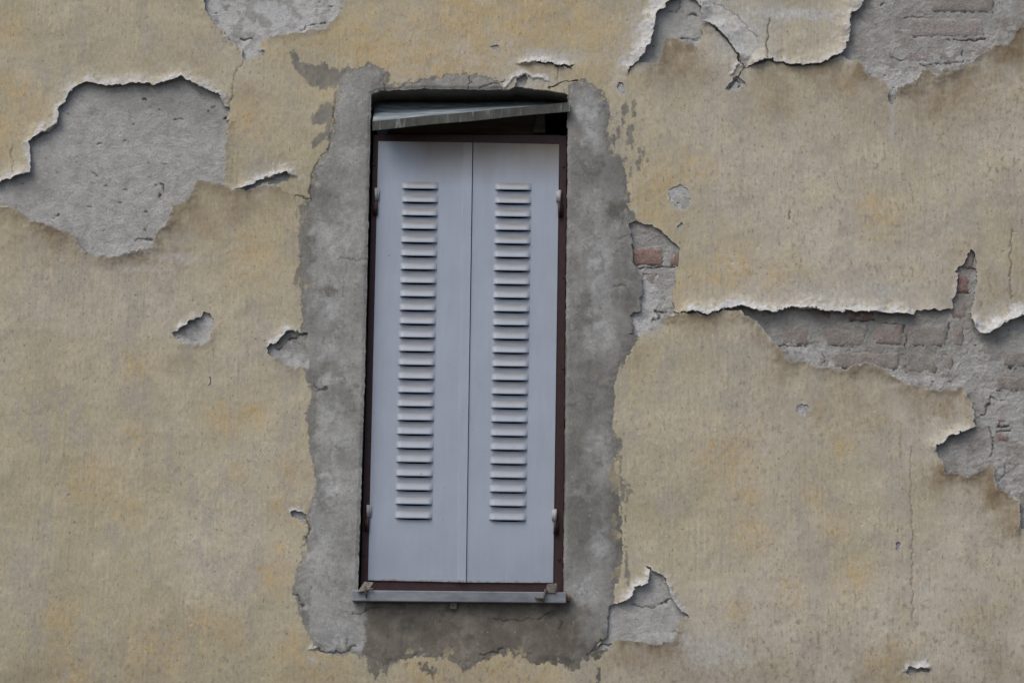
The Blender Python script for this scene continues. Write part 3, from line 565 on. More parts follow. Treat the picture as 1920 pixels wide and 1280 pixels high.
# ------------------------------------------------------------------ clip the sheets out of the grid
IDX = np.arange(NU * NV, dtype=np.int64).reshape(NV, NU)
def sheet(S, Hy, col, thick=None, skirt_col=None, region=None):
    """triangles of the grid where S > 0, cut exactly along S = 0; `Hy` = world y per vertex.  Returns verts, faces, colours"""
    s = S.ravel().astype(np.float32); s = np.where(np.abs(s) < 2e-5, 2e-5, s)
    pos = s > 0
    p2 = pos.reshape(NV, NU); anyc = p2[:-1, :-1] | p2[1:, :-1] | p2[:-1, 1:] | p2[1:, 1:]
    a = IDX[:-1, :-1][anyc]; b = IDX[:-1, 1:][anyc]; cc = IDX[1:, 1:][anyc]; d = IDX[1:, :-1][anyc]
    flip = ((a // NU + a % NU) % 2 == 0)
    t1 = np.where(flip[:, None], np.stack([a, b, cc], 1), np.stack([a, b, d], 1))
    t2 = np.where(flip[:, None], np.stack([a, cc, d], 1), np.stack([b, cc, d], 1))
    tri = np.concatenate([t1, t2]); n = pos[tri].sum(1)
    full = tri[n == 3]
    P = np.stack([U.ravel(), np.asarray(Hy).ravel(), V.ravel() + ZC], 1); Cc = col.reshape(-1, 3)
    TH = None if thick is None else np.broadcast_to(thick, U.shape).ravel()
    def rot(t, which):
        k = which.argmax(1); r = np.arange(len(t)); return np.stack([t[r, k], t[r, (k + 1) % 3], t[r, (k + 2) % 3]], 1)
    one = tri[n == 1]; one = rot(one, pos[one]); two = tri[n == 2]; two = rot(two, ~pos[two])
    ed = np.concatenate([one[:, [0, 1]], one[:, [0, 2]], two[:, [1, 0]], two[:, [2, 0]]])   # inside -> outside
    lo_, hi_ = ed.min(1), ed.max(1); key = lo_ * (NU * NV) + hi_
    uk, inv = np.unique(key, return_inverse=True); e0, e1 = uk // (NU * NV), uk % (NU * NV)
    t = (s[e0] / (s[e0] - s[e1]))[:, None]
    NP = P[e0] + (P[e1] - P[e0]) * t
    ins_ = np.where(s[e0] > 0, e0, e1)
    NP[:, 1] = P[ins_, 1]; NC = Cc[ins_]
    base = NU * NV
    m, w = len(one), len(two)
    i01 = base + inv[:m]; i02 = base + inv[m:2 * m]; j10 = base + inv[2 * m:2 * m + w]; j20 = base + inv[2 * m + w:]
    F = np.concatenate([full, np.stack([one[:, 0], i01, i02], 1), np.stack([two[:, 1], two[:, 2], j10], 1), np.stack([two[:, 2], j20, j10], 1)])
    bnd = np.concatenate([np.stack([i02, i01], 1), np.stack([j10, j20], 1)]) if m + w else np.zeros((0, 2), np.int64)
    AP = np.concatenate([P, NP]); AC = np.concatenate([Cc, NC])
    used, Fi = np.unique(F, return_inverse=True); Fi = Fi.reshape(-1, 3)
    vv = AP[used]; vc = AC[used]
    faces = [Fi]
    if TH is not None and len(bnd):
        ub, bi = np.unique(bnd, return_inverse=True); bi = bi.reshape(-1, 2)
        top = AP[ub]; th = TH[ins_][ub - base]
        nz = .8 + .4 * np.random.RandomState(3).rand(len(ub))
        bot_ = top.copy(); bot_[:, 1] += th * nz
        o = len(vv); nb = len(ub)
        vv = np.concatenate([vv, top, bot_])
        sc_ = np.tile(skirt_col, (nb, 1)) * (.85 + .3 * np.random.RandomState(4).rand(nb, 1)); vc = np.concatenate([vc, sc_, sc_ * .9])
        faces.append(np.stack([o + bi[:, 0], o + bi[:, 1], o + nb + bi[:, 1], o + nb + bi[:, 0]], 1))
    return vv, faces, vc

wall = tag(empty('house_wall', (0, 0, 0)), 'weathered house wall with peeling ochre plaster over grey render and brick', 'wall')
s_coat = np.minimum(np.minimum(-CUT, -S_OPEN), 12 * MM - S_CEM)
FLAP = uv(z2([(760,-60),(800,10),(835,60),(838,130),(848,205),(920,220),(1000,290),(1080,370),(1140,460),(1215,605),(1240,605),(1300,590),(1370,570),(1430,535),(1480,540),(1530,570),(1590,575),(1700,598),(1800,595)]) + z3([(0,588),(50,590),(100,575),(155,545),(200,520),(270,500),(310,430),(340,330),(355,200),(360,115),(400,112),(430,80),(480,0),(560,-200)]) + [(1650,-60),(1290,-60)])
def split_off(v, fs, c, poly):
    """divide a sheet into what lies inside / outside an outline"""
    res = []
    flags = [None, None]
    lab = []
    for f in fs:
        cx = v[f].mean(1); x = cx[:, 0].astype(np.float32); y = (cx[:, 2] - ZC).astype(np.float32)
        box = (x > poly[:, 0].min()) & (x < poly[:, 0].max()) & (y > poly[:, 1].min()) & (y < poly[:, 1].max())
        ins = np.zeros(len(f), bool)
        if box.any(): ins[box] = segdist(x[box], y[box], poly.astype(np.float32), True)[1]
        lab.append(ins)
    for want in (False, True):
        sel = [f[l == want] for f, l in zip(fs, lab)]
        used, inv = np.unique(np.concatenate([f.ravel() for f in sel]), return_inverse=True)
        out = []; o = 0
        for f in sel: out.append(inv[o:o + f.size].reshape(f.shape)); o += f.size
        res.append((v[used], out, c[used]))
    return res
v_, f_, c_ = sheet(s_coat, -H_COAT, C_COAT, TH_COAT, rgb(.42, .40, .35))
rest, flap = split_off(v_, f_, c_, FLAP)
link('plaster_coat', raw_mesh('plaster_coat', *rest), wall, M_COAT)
tag(link('plaster_flap', raw_mesh('plaster_flap', *flap), wall, M_COAT), 'large flap of plaster hanging loose from the wall, white along its torn edge')
nt_ = sum(len(f) for f in f_)
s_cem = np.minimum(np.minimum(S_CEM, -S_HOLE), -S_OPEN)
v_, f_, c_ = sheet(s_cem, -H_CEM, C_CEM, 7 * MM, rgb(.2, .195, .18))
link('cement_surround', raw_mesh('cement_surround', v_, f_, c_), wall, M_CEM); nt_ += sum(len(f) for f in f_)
s_und = np.minimum(CUT + .035, -S_OPEN - .004)
v_, f_, c_ = sheet(s_und, YU, C_UND)
B_ = 8; nbv, nbu = -(-NV // B_), -(-NU // B_)
pad = np.zeros((nbv * B_, nbu * B_), bool); pad[:NV, :NU] = s_und > 0
cm = pad.reshape(nbv, B_, nbu, B_).any((1, 3)); lab = np.zeros(cm.shape, np.int32); nl = 0
for si, sj in zip(*np.nonzero(cm)):
    if lab[si, sj]: continue
    nl += 1; lab[si, sj] = nl; stack = [(si, sj)]
    while stack:
        i, j = stack.pop()
        for a in (i - 1, i, i + 1):
            for b in (j - 1, j, j + 1):
                if 0 <= a < nbv and 0 <= b < nbu and cm[a, b] and not lab[a, b]: lab[a, b] = nl; stack.append((a, b))
F_ = f_[0]; cx = v_[F_].mean(1)
fi = np.clip(np.searchsorted(ax_v, cx[:, 2] - ZC) - 1, 0, NV - 1) // B_; fj = np.clip(np.searchsorted(ax_u, cx[:, 0]) - 1, 0, NU - 1) // B_
fl_ = lab[fi, fj]
for k_ in np.unique(fl_):                              # one bare patch per hole in the plaster
    sel = F_[fl_ == k_]
    if len(sel) < 900: continue
    used, inv = np.unique(sel, return_inverse=True)
    link('render_undercoat', raw_mesh('render_undercoat', v_[used], [inv.reshape(-1, 3)], c_[used]), wall, M_UNDER)
nt_ += len(F_)
print('sheets', time.time() - T0, 'faces', nt_)

# masonry behind, reveals
ox0, ox1 = uv([(671, 1126)])[0, 0] - .004, uv([(1064, 176)])[0, 0] + .02
oz1, oz0 = wallpt(860, 160)[2] + .02, wallpt(860, 1128)[2] - .01
M_CORE = plain('brick_core', (.18, .15, .13), .95)
mb = MB()
mb.box(-3.4, ox0 - .03, .03, .42, 0, ZC + 2.9); mb.box(ox1 + .03, 3.4, .03, .42, 0, ZC + 2.9)
mb.box(ox0 - .03, ox1 + .03, .03, .42, oz1 + .03, ZC + 2.9); mb.box(ox0 - .03, ox1 + .03, .03, .42, 0, oz0 - .03)
brickwork = mb.build('brickwork', M_CORE, wall)
# bricks showing through
BRICKS = [(1150,461,1246,499,'r'),(1252,461,1340,500,'r'),(1206,509,1234,534,'m'),(1703,30,1850,71,'p'),(1690,86,1806,120,'p'),(1814,78,1900,112,'p'),(1744,-14,1866,24,'g'),(1872,26,1990,66,'g'),
          (1466,611,1520,648,'m'),(1546,612,1626,650,'g'),(1640,605,1696,647,'m'),(1702,604,1779,650,'g'),(1540,570,1562,600,'r'),(1588,568,1644,599,'r'),(1786,556,1816,598,'m'),(1785,606,1812,650,'m'),
          (1793,511,1822,549,'r'),(1796,464,1830,503,'m'),(1560,656,1690,694,'g'),(1698,656,1762,702,'g'),(1770,662,1792,697,'m'),(1871,777,1893,798,'r'),(1864,808,1898,832,'r'),(1735,708,1764,718,'m'),(1880,655,1990,690,'g'),(1866,700,1930,735,'g')]
rb = random.Random(5)
for bx0, by0, bx1, by1, kind in BRICKS:
    a = wallpt(bx0, by0); b = wallpt(bx1, by1); cx, cz = (a[0] + b[0]) / 2, (a[2] + b[2]) / 2; w, h = b[0] - a[0], a[2] - b[2]
    nx, nz = max(4, int(w / .011)), max(3, int(h / .011))
    gx, gz = np.meshgrid(np.linspace(-.5, .5, nx), np.linspace(-.5, .5, nz)); gx = gx.ravel(); gz = gz.ravel()
    seed = rb.randint(0, 900)
    X = gx * w; Zz = gz * h
    e = np.minimum(w / 2 - np.abs(X), h / 2 - np.abs(Zz))
    X = X + 4.0 * MM * perlin((X + cx) * 40, Zz * 40, seed); Zz = Zz + 3.4 * MM * perlin((X + cx) * 40, Zz * 40, seed + 4)
    n_ = perlin((X + cx) * 60, (Zz + cz) * 60, seed + 8); n2_ = perlin((X + cx) * 25, (Zz + cz) * 25, seed + 9)
    Y = (11.6 + rb.uniform(-1.0, 1.4) + (1.0 if kind == 'p' else 0)) * MM + 1.5 * MM * n_ + 2.5 * MM * np.clip(n2_, 0, 1) + 4 * MM * (1 - np.clip(e / (9 * MM), 0, 1)) ** 2
    base = {'r': rgb(.275, .19, .168), 'm': rgb(.29, .245, .228), 'g': rgb(.28, .255, .232), 'p': rgb(.345, .31, .298)}[kind]
    cov = {'r': -.05, 'm': .14, 'g': .25, 'p': .2}[kind]
    cl = base * (1 + .25 * n_[:, None]); sm = sstep(0, .45, n2_ * .9 + .4 * n_ + cov)[:, None]
    cl = cl * (1 - sm * .8) + rgb(.31, .295, .275) * sm * .8
    vs = np.stack([X, Y, Zz], 1); fr = []
    ii = np.arange(nx * nz).reshape(nz, nx)
    fr = np.stack([ii[:-1, :-1], ii[:-1, 1:], ii[1:, 1:], ii[1:, :-1]], -1).reshape(-1, 4)
    ring = np.concatenate([ii[0, :], ii[1:, -1], ii[-1, -2::-1], ii[-2:0:-1, 0]])
    bk = vs[ring].copy(); bk[:, 1] = 26 * MM; o_ = len(vs); r2 = np.arange(len(ring))
    sk = np.stack([ring, o_ + r2, o_ + (r2 + 1) % len(ring), np.roll(ring, -1)], 1)
    me = raw_mesh('brick', np.concatenate([vs, bk]), [fr, sk], np.concatenate([cl, cl[ring] * .8]))
    ob = link('brick', me, brickwork, M_BRICK); ob.location = (cx, 0, cz)

M_REV = plain('reveal_cement', (.135, .122, .105), .95, .2, 18, .15, .004)
P_ = uv(OPENING); cen = P_.mean(0); ring = []
for i in range(len(P_)):
    a, b = P_[i], P_[(i + 1) % len(P_)]; nseg = max(1, int(np.hypot(*(b - a)) / .05))
    ring += [a + (b - a) * t / nseg for t in range(nseg)]
rv = []; rr = random.Random(2)
DEP = (0.0015, .03, .08, .14, .30)
for yy in DEP:
    for p in ring:
        w_ = 1.5 * MM if yy == DEP[0] else rr.uniform(0, 3) * MM
        dvec = (p - cen) / np.hypot(*(p - cen)); rv.append((p[0] + dvec[0] * w_, yy, p[1] + dvec[1] * w_ + ZC))
n = len(ring); rf = [(k * n + i, k * n + (i + 1) % n, (k + 1) * n + (i + 1) % n, (k + 1) * n + i) for k in range(len(DEP) - 1) for i in range(n)]
link('window_reveal', raw_mesh('window_reveal', rv, [np.array(rf)]), wall, M_REV)
mb = MB(); mb.box(ox0 - .06, ox1 + .06, .295, .31, oz0 - .06, oz1 + .06)
mb.build('recess_back', plain('dark_void', (.03, .025, .022), .95), wall)

# ------------------------------------------------------------------ shutter frame
YF = .044                                                     # frame face
M_FRAME = plain('maroon_paint', (.036, .0155, .0175), .55, .3, 60, .35, .0006, col2=(.035, .018, .016), lo=.5, hi=.75)
M_GREYPAINT = plain('pale_hinge_paint', (.34, .35, .35), .5, .12, 160, .3, col2=(.16, .10, .07), lo=.62, hi=.75)
frame = tag(empty('window_casing', tuple(wallpt(866, 1105, YF))), 'maroon painted steel frame around the louvred shutters', 'window frame')
def fslab(name, quad, y0, y1, bev=.0012):
    m = MB(); m.slab(quad, y0, y1); return m.build(name, M_FRAME, frame, bevel=bev)
fslab('jamb', [(700, 253), (710, 253), (690, 1108), (675.5, 1108)], YF, YF + .05)
fslab('jamb', [(1048, 254), (1063, 254), (1055, 1112), (1037, 1112)], YF, YF + .05)
fslab('head_rail', [(709.5, 252), (1048.5, 253), (1048.5, 270), (709.5, 266)], YF + .002, YF + .05)
fslab('bottom_rail', [(689.5, 1084), (1037.5, 1090), (1037.5, 1112), (689.5, 1108)], YF + .002, YF + .05)
for px, py in [(700, 308), (690, 675), (681, 1040), (1056, 312), (1056, 690), (1048, 1048), (682.5, 905), (1058, 520)]:
    p = wallpt(px, py, YF); m = MB(); m.tube((p[0], YF, p[2]), (p[0], YF - .0035, p[2]), .0062, 12, True, .0045); m.build('rivet', M_FRAME, frame)
HINGES = [((705, 353), (705.5, 376), (705.5, 403), 'l'), ((690, 946), (690, 969), (689, 995), 'l'), ((1049.5, 357), (1049, 379), (1049, 406), 'r'), ((1041.5, 954), (1041, 976), (1040.5, 1001), 'r')]
for a, b, c2, sd_ in HINGES:
    p, q2 = wallpt(*b, YF - .010), wallpt(*c2, YF - .010); m = MB(); m.tube(p, q2, .0054, 14)
    m.box(min(p[0], p[0] + (-.012 if sd_ == 'l' else .012)), max(p[0], p[0] + (-.012 if sd_ == 'l' else .012)), YF - .008, YF - .0005, q2[2] + .002, p[2] - .002)
    m.build('hinge_knuckle', M_FRAME, frame, True)

# ------------------------------------------------------------------ louvred shutter leaves
def shutter_paint():
    m, nt, bs = mat('pale_grey_paint')
    v = coords(nt); at = nd(nt, 'ShaderNodeAttribute', attribute_name='Col')
    n1 = noise(nt, v, 7, 4, .6); c = mix(nt, 1.0, at.outputs['Color'], mapr(nt, n1, .3, .7, .95, 1.05), 'MULTIPLY')
    c = mix(nt, 1.0, c, mapr(nt, noise(nt, coords(nt, (1, 1, .12)), 60, 4, .6), .3, .7, .97, 1.03), 'MULTIPLY')
    sp = noise(nt, v, 70, 2, .5); c = mix(nt, mapr(nt, sp, .74, .79, 0, .65), c, (.10, .09, .08))
    sp2 = noise(nt, v, 150, 2, .5); c = mix(nt, mapr(nt, sp2, .73, .78, 0, .5), c, (.14, .12, .10))
    # yellow-brown stain, with shade under the metal cap painted into its gradient
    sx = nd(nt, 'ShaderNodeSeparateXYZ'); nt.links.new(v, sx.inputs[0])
    zt = wallpt(860, 266, .04)[2]; stain_shade = mapr(nt, math_(nt, 'ADD', sx.outputs['Z'], math_(nt, 'MULTIPLY', noise(nt, coords(nt, (1, 1, .3)), 9, 4, .6), .06)), zt - .13, zt + .03, 0, .85)
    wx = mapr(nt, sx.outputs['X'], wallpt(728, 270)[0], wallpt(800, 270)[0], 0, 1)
    c = mix(nt, math_(nt, 'MULTIPLY', stain_shade, wx), c, (.15, .11, .05))
    zb = wallpt(780, 1089, .04)[2]; ed = mapr(nt, math_(nt, 'ADD', sx.outputs['Z'], math_(nt, 'MULTIPLY', noise(nt, v, 55, 3, .6), .03)), zb + .022, zb + .012, 0, .8)
    c = mix(nt, ed, c, (.19, .11, .055))
    nt.links.new(c, bs.inputs['Base Color']); bs.inputs['Roughness'].default_value = .42; bs.inputs['Specular IOR Level'].default_value = .35
    bump(nt, bs, noise(nt, coords(nt, (1, 1, .5)), 9, 3, .5), .004, .5)
    return m
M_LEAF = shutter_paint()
PAINT = rgb(.345, .392, .475); DUST = rgb(.24, .215, .185)
YL = YF - .004
NL = 25; LW, LH, LD = .129, .027, .0095
def hood_mesh(dust):
    nx, nz = 21, 9; vs = []; cl = []
    for k in range(nz):
        t = k / (nz - 1)
        for i in range(nx):
            sx = i / (nx - 1); endw = min(1, min(sx, 1 - sx) / .11); e = math.sin(endw * math.pi / 2) ** .9
            tt = max(0., (t - .12) / .88) if True else t
            o = LD * (min(1, tt * 1.05) ** .8) * e
            vs.append(((sx - .5) * LW, -o - .0004, (1 - t) * LH))
            dd = dust * min(1, 1.5 * max(0., 1 - abs(t - .2) / .34)) * (1 - abs(sx - .56) ** 2 * 2.4)
            cl.append(PAINT * .95 * (1 - dd) + DUST * dd)
    for i in range(nx):                                  # turned-in lip
        x, y, z = vs[(nz - 1) * nx + i]; vs.append((x, min(0, y + .0022), z - .0004)); cl.append(PAINT)
    ii = np.arange(nx * (nz + 1)).reshape(nz + 1, nx)
    f = np.stack([ii[:-1, :-1], ii[1:, :-1], ii[1:, 1:], ii[:-1, 1:]], -1).reshape(-1, 4)
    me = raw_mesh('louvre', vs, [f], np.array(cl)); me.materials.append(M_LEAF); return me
HOODS = [hood_mesh(d) for d in (.95, .7, .5)]
def leaf(name, quad, top_l, bot_l, label, strip):
    """quad TL,TR,BR,BL; top_l/bot_l = centre-bottom points of the first and last louvre"""
    T = [wallpt(x, y, YL) for x, y in quad]
    root = tag(empty(name, tuple((T[2] + T[3]) / 2)), label, 'shutter', 'louvred metal shutter leaves')
    a, b = wallpt(*top_l, YL), wallpt(*bot_l, YL)
    lv = [a + (b - a) * i / (NL - 1) for i in range(NL)]
    xl = lambda z: T[0][0] + (T[3][0] - T[0][0]) * (T[0][2] - z) / (T[0][2] - T[3][2])
    xr = lambda z: T[1][0] + (T[2][0] - T[1][0]) * (T[1][2] - z) / (T[1][2] - T[2][2])
    vs = []; cl = []; fs = []
    def quadf(p, cc_=PAINT):
        o = len(vs)
        for x, z in p: vs.append((x, YL, z)); cl.append(cc_)
        fs.append((o, o + 1, o + 2, o + 3))
    NS = 10; hw = LW / 2 - .006
    zt, zb = (T[0][2], T[1][2]), (T[3][2], T[2][2])
    edges = [-hw + 2 * hw * i / NS for i in range(NS + 1)]
    drop = lambda i: .0047 * (1 - (2 * i / NS - 1) ** 4) + .0002
    # outer columns
    ztl = lambda x: zt[0] + (zt[1] - zt[0]) * (x - T[0][0]) / (T[1][0] - T[0][0]); zbl = lambda x: zb[0] + (zb[1] - zb[0]) * (x - T[3][0]) / (T[2][0] - T[3][0])
    rows = [None] + lv + [None]
    for r in range(NL + 1):
        up, dn = rows[r], rows[r + 1]
        cu = up if up is not None else lv[0]; cd = dn if dn is not None else lv[-1]
        for i in range(NS):
            xu0, xu1, xd0, xd1 = cu[0] + edges[i], cu[0] + edges[i + 1], cd[0] + edges[i], cd[0] + edges[i + 1]
            z0 = [ztl(xu0), ztl(xu1)] if up is None else [up[2] - drop(i), up[2] - drop(i + 1)]
            z1_ = [zbl(xd0), zbl(xd1)] if dn is None else [dn[2] + .012, dn[2] + .012]
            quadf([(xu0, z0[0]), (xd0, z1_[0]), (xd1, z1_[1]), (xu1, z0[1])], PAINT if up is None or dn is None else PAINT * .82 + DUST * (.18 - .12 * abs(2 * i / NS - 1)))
        # beside the slots
        for sg in (0, 1):
            iu = 0 if sg == 0 else NS
            xu, xd = cu[0] + edges[iu], cd[0] + edges[iu]
            ztop = ztl(xu) if up is None else up[2] - drop(iu); zbot = zbl(xd) if dn is None else dn[2] + .012
            ox = xl if sg == 0 else xr
            p = [(ox(ztop), ztop if up is not None else zt[sg]), (ox(zbot), zbot if dn is not None else zb[sg]), (xd, zbot), (xu, ztop)]
            quadf(p if sg == 0 else [p[3], p[2], p[1], p[0]])
            if dn is not None:
                z2_ = dn[2] - drop(iu)
                p = [(ox(zbot), zbot), (ox(z2_), z2_), (xd, z2_), (xd, zbot)]
                quadf(p if sg == 0 else [p[3], p[2], p[1], p[0]])
    # returned edges
    o = len(vs); per = [T[0], T[1], T[2], T[3]]
    for p in per: vs.append((p[0], YL, p[2])); cl.append(PAINT)
    for p in per: vs.append((p[0], YL + .022, p[2])); cl.append(PAINT)
    for i in range(4): fs.append((o + i, o + (i + 1) % 4, o + 4 + (i + 1) % 4, o + 4 + i))
    cl = np.array(cl); va = np.array(vs)
    rust = (va[:, 2] - zb[0] < .004); cl[rust] = cl[rust] * .9
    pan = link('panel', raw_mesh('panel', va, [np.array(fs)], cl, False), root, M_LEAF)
    for i, p in enumerate(lv):
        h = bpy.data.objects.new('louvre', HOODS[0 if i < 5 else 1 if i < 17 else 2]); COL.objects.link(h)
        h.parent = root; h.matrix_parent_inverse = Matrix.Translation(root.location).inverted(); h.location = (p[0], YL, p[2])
    if strip:
        m = MB(); m.slab(strip, YL - .005, YL + .004); so = m.build('meeting_strip', M_LEAF, root, bevel=.0008)
        at = so.data.attributes.new('Col', 'FLOAT_COLOR', 'POINT'); cc_ = np.ones((8, 4), np.float32); cc_[:, :3] = PAINT * 1.02; at.data.foreach_set('color', cc_.ravel())
    rm = MB(); r3 = random.Random(name + str(quad[0][0]))
    for a, b, c2, sd_ in HINGES:
        if (sd_ == 'l') == (quad[0][0] < 800):
            p, q2 = wallpt(*a, YF - .010), wallpt(*b, YF - .010); m = MB(); m.tube(p, (q2[0], q2[1], q2[2] + .0008), .0054, 14)
            xx = .012 if sd_ == 'l' else -.012
            m.box(min(p[0], p[0] + xx), max(p[0], p[0] + xx), YL - .006, YL - .0005, q2[2] + .002, p[2] - .003)
            m.build('hinge_pin', M_GREYPAINT, root, True)
    return root
leaf('window_shutter', [(709.5, 265), (885.5, 267.5), (872.5, 1091), (690, 1087)], (788, 355), (775.5, 971.5),
     'left shutter leaf of pale grey louvred metal, with the raised meeting strip on its edge', [(868.5, 267), (886, 267.5), (873.5, 1091.5), (857, 1090.5)])
leaf('window_shutter', [(887.5, 267.5), (1048.5, 270.5), (1037, 1092), (874.5, 1091)], (962.5, 357), (952, 975),
     'right shutter leaf of pale grey louvred metal, plain edged and speckled near its top hinge', None)
# dark gap behind the leaves
mb = MB(); mb.box(ox0 + .01, ox1 - .03, YF + .052, YF + .058, oz0, wallpt(860, 258, YF)[2]); mb.build('shutter_backing', plain('black_gap', (.012, .011, .010), .9), frame)

# ------------------------------------------------------------------ cavity over the frame
M_WOOD = plain('old_timber', (.13, .10, .068), .9, .4, 30, .2, .002, (.2, 1, 1))
board = tag(empty('lintel_board', tuple(wallpt(866, 253, .15))), 'dark old timber board in the hollow above the shutters', 'board')
m = MB(); m.slab([(728, 222), (1004, 214), (1004, 252), (728, 250)], .12, .16); m.build('plank', M_WOOD, board, bevel=.003)
blk = tag(empty('wedge_block', tuple(wallpt(1012, 250, .11))), 'small pale wedge of mortar at the right end of the hollow above the shutters', 'block')
m = MB(); m.slab([(1005, 214), (1022, 212), (1023, 249), (999, 249)], .105, .15); m.build('wedge', plain('pale_mortar', (.15, .14, .125), .95, .25, 60, .2, .003), blk, bevel=.004)
bp = tag(empty('blue_offcut', tuple(wallpt(716, 252, .07))), 'small bluish plastic offcut under the low left end of the metal cap', 'offcut')
m = MB(); m.slab([(706, 245), (727, 243), (727, 253), (708, 253)], .07, .10); m.build('offcut', plain('blue_plastic', (.07, .10, .17), .6), bp, bevel=.002)

# ------------------------------------------------------------------ bent metal cap
def cap_mat(name, base, c2, stretch, scale, drip):
    m_, nt, bs = mat(name); v = coords(nt, stretch)
    n = noise(nt, v, scale, 6, .65); c0 = mix(nt, mapr(nt, n, .38, .66, 0, 1), base, c2)
    n2 = noise(nt, coords(nt, drip), 60, 4, .6); c0 = mix(nt, mapr(nt, n2, .60, .72, 0, .7), c0, (.34, .36, .34))
    n3 = noise(nt, coords(nt, drip), 45, 5, .7); c0 = mix(nt, mapr(nt, n3, .5, .68, 0, .8), c0, (.05, .055, .045))
    nt.links.new(c0, bs.inputs['Base Color']); bs.inputs['Roughness'].default_value = .6; bs.inputs['Specular IOR Level'].default_value = .4
    bump(nt, bs, noise(nt, v, scale * 3, 4), .002); return m_
M_CAPTOP = cap_mat('zinc_sheet', (.10, .135, .16), (.33, .38, .42), (.35, 1, 3), 14, (.3, 1, 3))
M_CAPLIP = cap_mat('grimy_zinc_lip', (.034, .036, .030), (.085, .089, .078), (1, 1, .3), 34, (1, 1, .12))
cap = tag(empty('metal_flashing', tuple(wallpt(880, 235, -.03))), 'crooked grey sheet metal cap drooping to the left above the shutters', 'metal cap')
N = 40; rear, mida, lipt, lipb = [], [], [], []
for i in range(N + 1):
    t = i / N
    wv = .0025 * math.sin(t * 9.0) + .0015 * math.sin(t * 23)
    rear.append(wallpt(702 + (1062 - 702) * t, 188.5 + 1.0 * math.sin(t * 5) + .5 * t, .125))
    mida.append(wallpt(702.5 + (1063 - 702.5) * t, 199 - 4 * t + 1.3 * math.sin(t * 7), .100))
    lipt.append(wallpt(698.5 + (1068 - 698.5) * t, 228 - 35.2 * t + .35 * math.sin(t * 17), -.062 + .035 * t + wv * .5))
    lipb.append(wallpt(698.5 + (1068.5 - 698.5) * t, 244.2 - 35.6 * t + .5 * math.sin(t * 13 + 1), -.064 + .035 * t + wv * .5))
rows = [rear, mida]
for k in (1, 2, 3, 4): rows.append([mida[i] + (lipt[i] - mida[i]) * k / 5 + np.array([0, 0, -.006 * math.sin(k / 5 * math.pi) * (1 - .5 * i / N)]) for i in range(N + 1)])
rows.append(lipt)
vs = np.array([p for r in rows for p in r]); ii = np.arange(len(vs)).reshape(len(rows), N + 1)
ff = np.stack([ii[:-1, :-1], ii[1:, :-1], ii[1:, 1:], ii[:-1, 1:]], -1).reshape(-1, 4)
o = link('cap_sheet', raw_mesh('cap_sheet', vs, [ff]), cap, M_CAPTOP); so = o.modifiers.new('solid', 'SOLIDIFY'); so.thickness = .002; so.offset = -1
vs = []
for i in range(N + 1): vs += [lipt[i] + np.array([0, -.0012, .001]), lipb[i], lipb[i] + np.array([0, .010, .0005]), lipt[i] + np.array([0, .0015, -.0012])]
ii = np.arange(len(vs)).reshape(N + 1, 4); fl = []
for k in range(4): fl += [(ii[i, k], ii[i, (k + 1) % 4], ii[i + 1, (k + 1) % 4], ii[i + 1, k]) for i in range(N)]
fl += [tuple(ii[0, ::-1]), tuple(ii[N])]
link('drip_lip', raw_mesh('drip_lip', vs, [np.array(fl)], None, False), cap, M_CAPLIP)

# ------------------------------------------------------------------ sill
M_GALV = plain('galvanised_steel', (.15, .165, .19), .5, .2, 26, .5, .0008, (.6, 1, 1.6), (.25, .27, .30), .42, .66)
sill = tag(empty('window_sill', tuple(wallpt(862, 1130, -.03))), 'galvanised steel sill projecting under the louvred shutters', 'sill')
m = MB(); m.slab([(659.5, 1105.5), (1061.5, 1109.5), (1061.5, 1130), (659.5, 1126)], -.034, .05); m.build('sill_channel', M_GALV, sill, bevel=.003)
M_DARKST = plain('rusty_dark_steel', (.07, .06, .055), .65, .35, 90, .35, .001, col2=(.12, .085, .06))
p = wallpt(1062, 1121, -.015); m = MB(); m.tube((p[0] - .004, -.012, p[2]), (p[0] + .014, -.012, p[2]), .013, 6); m.build('end_bolt', M_DARKST, sill)
peg = tag(empty('mortar_peg', tuple(wallpt(850, 1142, -.01))), 'small square mortar peg on the cement just below the sill', 'peg')
m = MB(); m.slab([(843, 1127), (857.5, 1127), (856, 1142), (844, 1141)], -.016, .01); m.build('peg', plain('peg_mortar', (.17, .155, .125), .95, .25, 80, .2, .003), peg, bevel=.003)

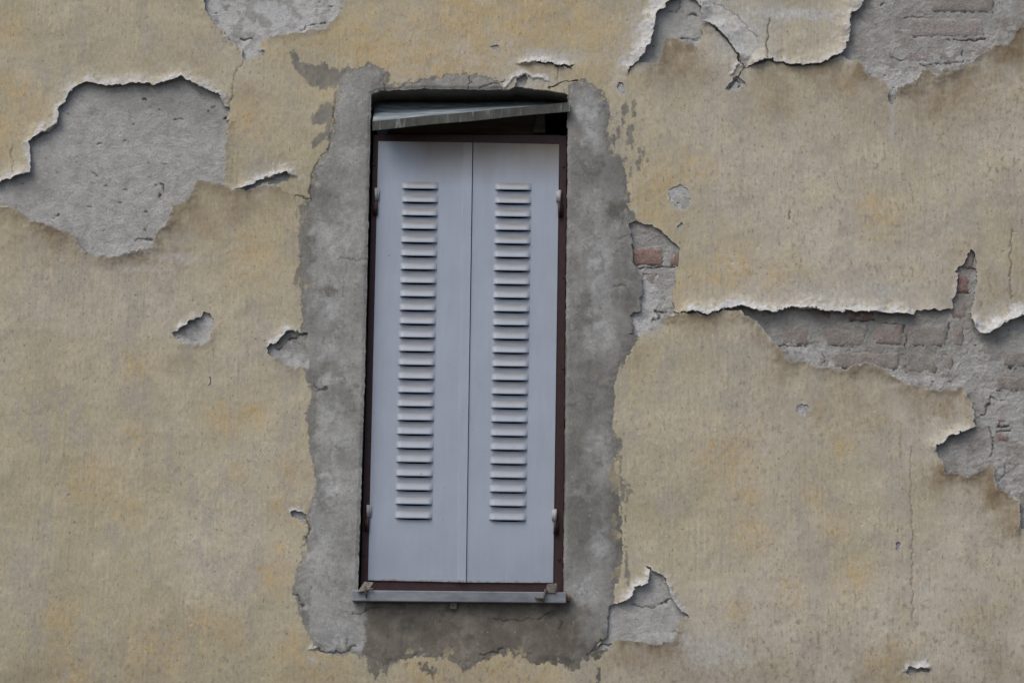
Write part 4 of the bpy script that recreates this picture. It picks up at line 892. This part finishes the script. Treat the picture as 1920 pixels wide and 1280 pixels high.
# shutter catches
M_CATCH = plain('worn_steel', (.17, .155, .14), .55, .3, 80, .45, .001, col2=(.09, .075, .06), lo=.45, hi=.65)
ca = tag(empty('shutter_catch', tuple(wallpt(688, 1108, -.03))), 'bent steel shutter catch with crossed pin at the left end of the sill', 'catch', 'shutter catches on the sill')
yq = -.040
m = MB(); q4 = [wallpt(683, 1091, -.012), wallpt(700, 1092, -.012), wallpt(689, 1108, yq), wallpt(671, 1109, yq)]
m.hexa([q4[3], q4[2], q4[2] + (0, .004, .003), q4[3] + (0, .004, .003), q4[0], q4[1], q4[1] + (0, .004, .003), q4[0] + (0, .004, .003)]); m.build('plate', M_CATCH, ca, bevel=.0008)
m = MB(); m.tube(wallpt(670, 1109, yq - .003), wallpt(700, 1103, yq - .001), .0038, 10); m.build('pin', M_CATCH, ca, True)
m = MB(); m.tube(wallpt(684.5, 1098, yq - .004), wallpt(687, 1121, yq - .003), .0046, 8, True, .0022); m.build('tail', M_DARKST, ca, True)
cb = tag(empty('shutter_catch', tuple(wallpt(1030, 1112, -.03))), 'bent steel shutter catch with block and rod near the right end of the sill', 'catch', 'shutter catches on the sill')
m = MB(); m.slab([(1026, 1094), (1042, 1093), (1041, 1111), (1023, 1110)], yq, -.030); m.build('plate', M_CATCH, cb, bevel=.001)
m = MB(); m.slab([(1041, 1092), (1044, 1093), (1043, 1108), (1041, 1111)], yq + .001, .02); m.build('side_plate', M_CATCH, cb)
m = MB(); m.tube(wallpt(1023.5, 1104, yq - .003), wallpt(1018.5, 1129, yq - .003), .005, 8, True, .003); m.build('tail', M_DARKST, cb, True)
m = MB(); m.tube(wallpt(1003, 1120, yq - .004), wallpt(1019, 1123, yq - .001), .0052, 10); m.build('rod', M_DARKST, cb, True)

# ------------------------------------------------------------------ pavement below
gp = MB(); gp.box(-30, 30, -40, .03, -.2, 0)
tag(gp.build('pavement', plain('asphalt', (.09, .088, .085), .95, .2, 3)), 'grey asphalt pavement at the foot of the wall', 'pavement', kind='structure')
print('script', time.time() - T0)
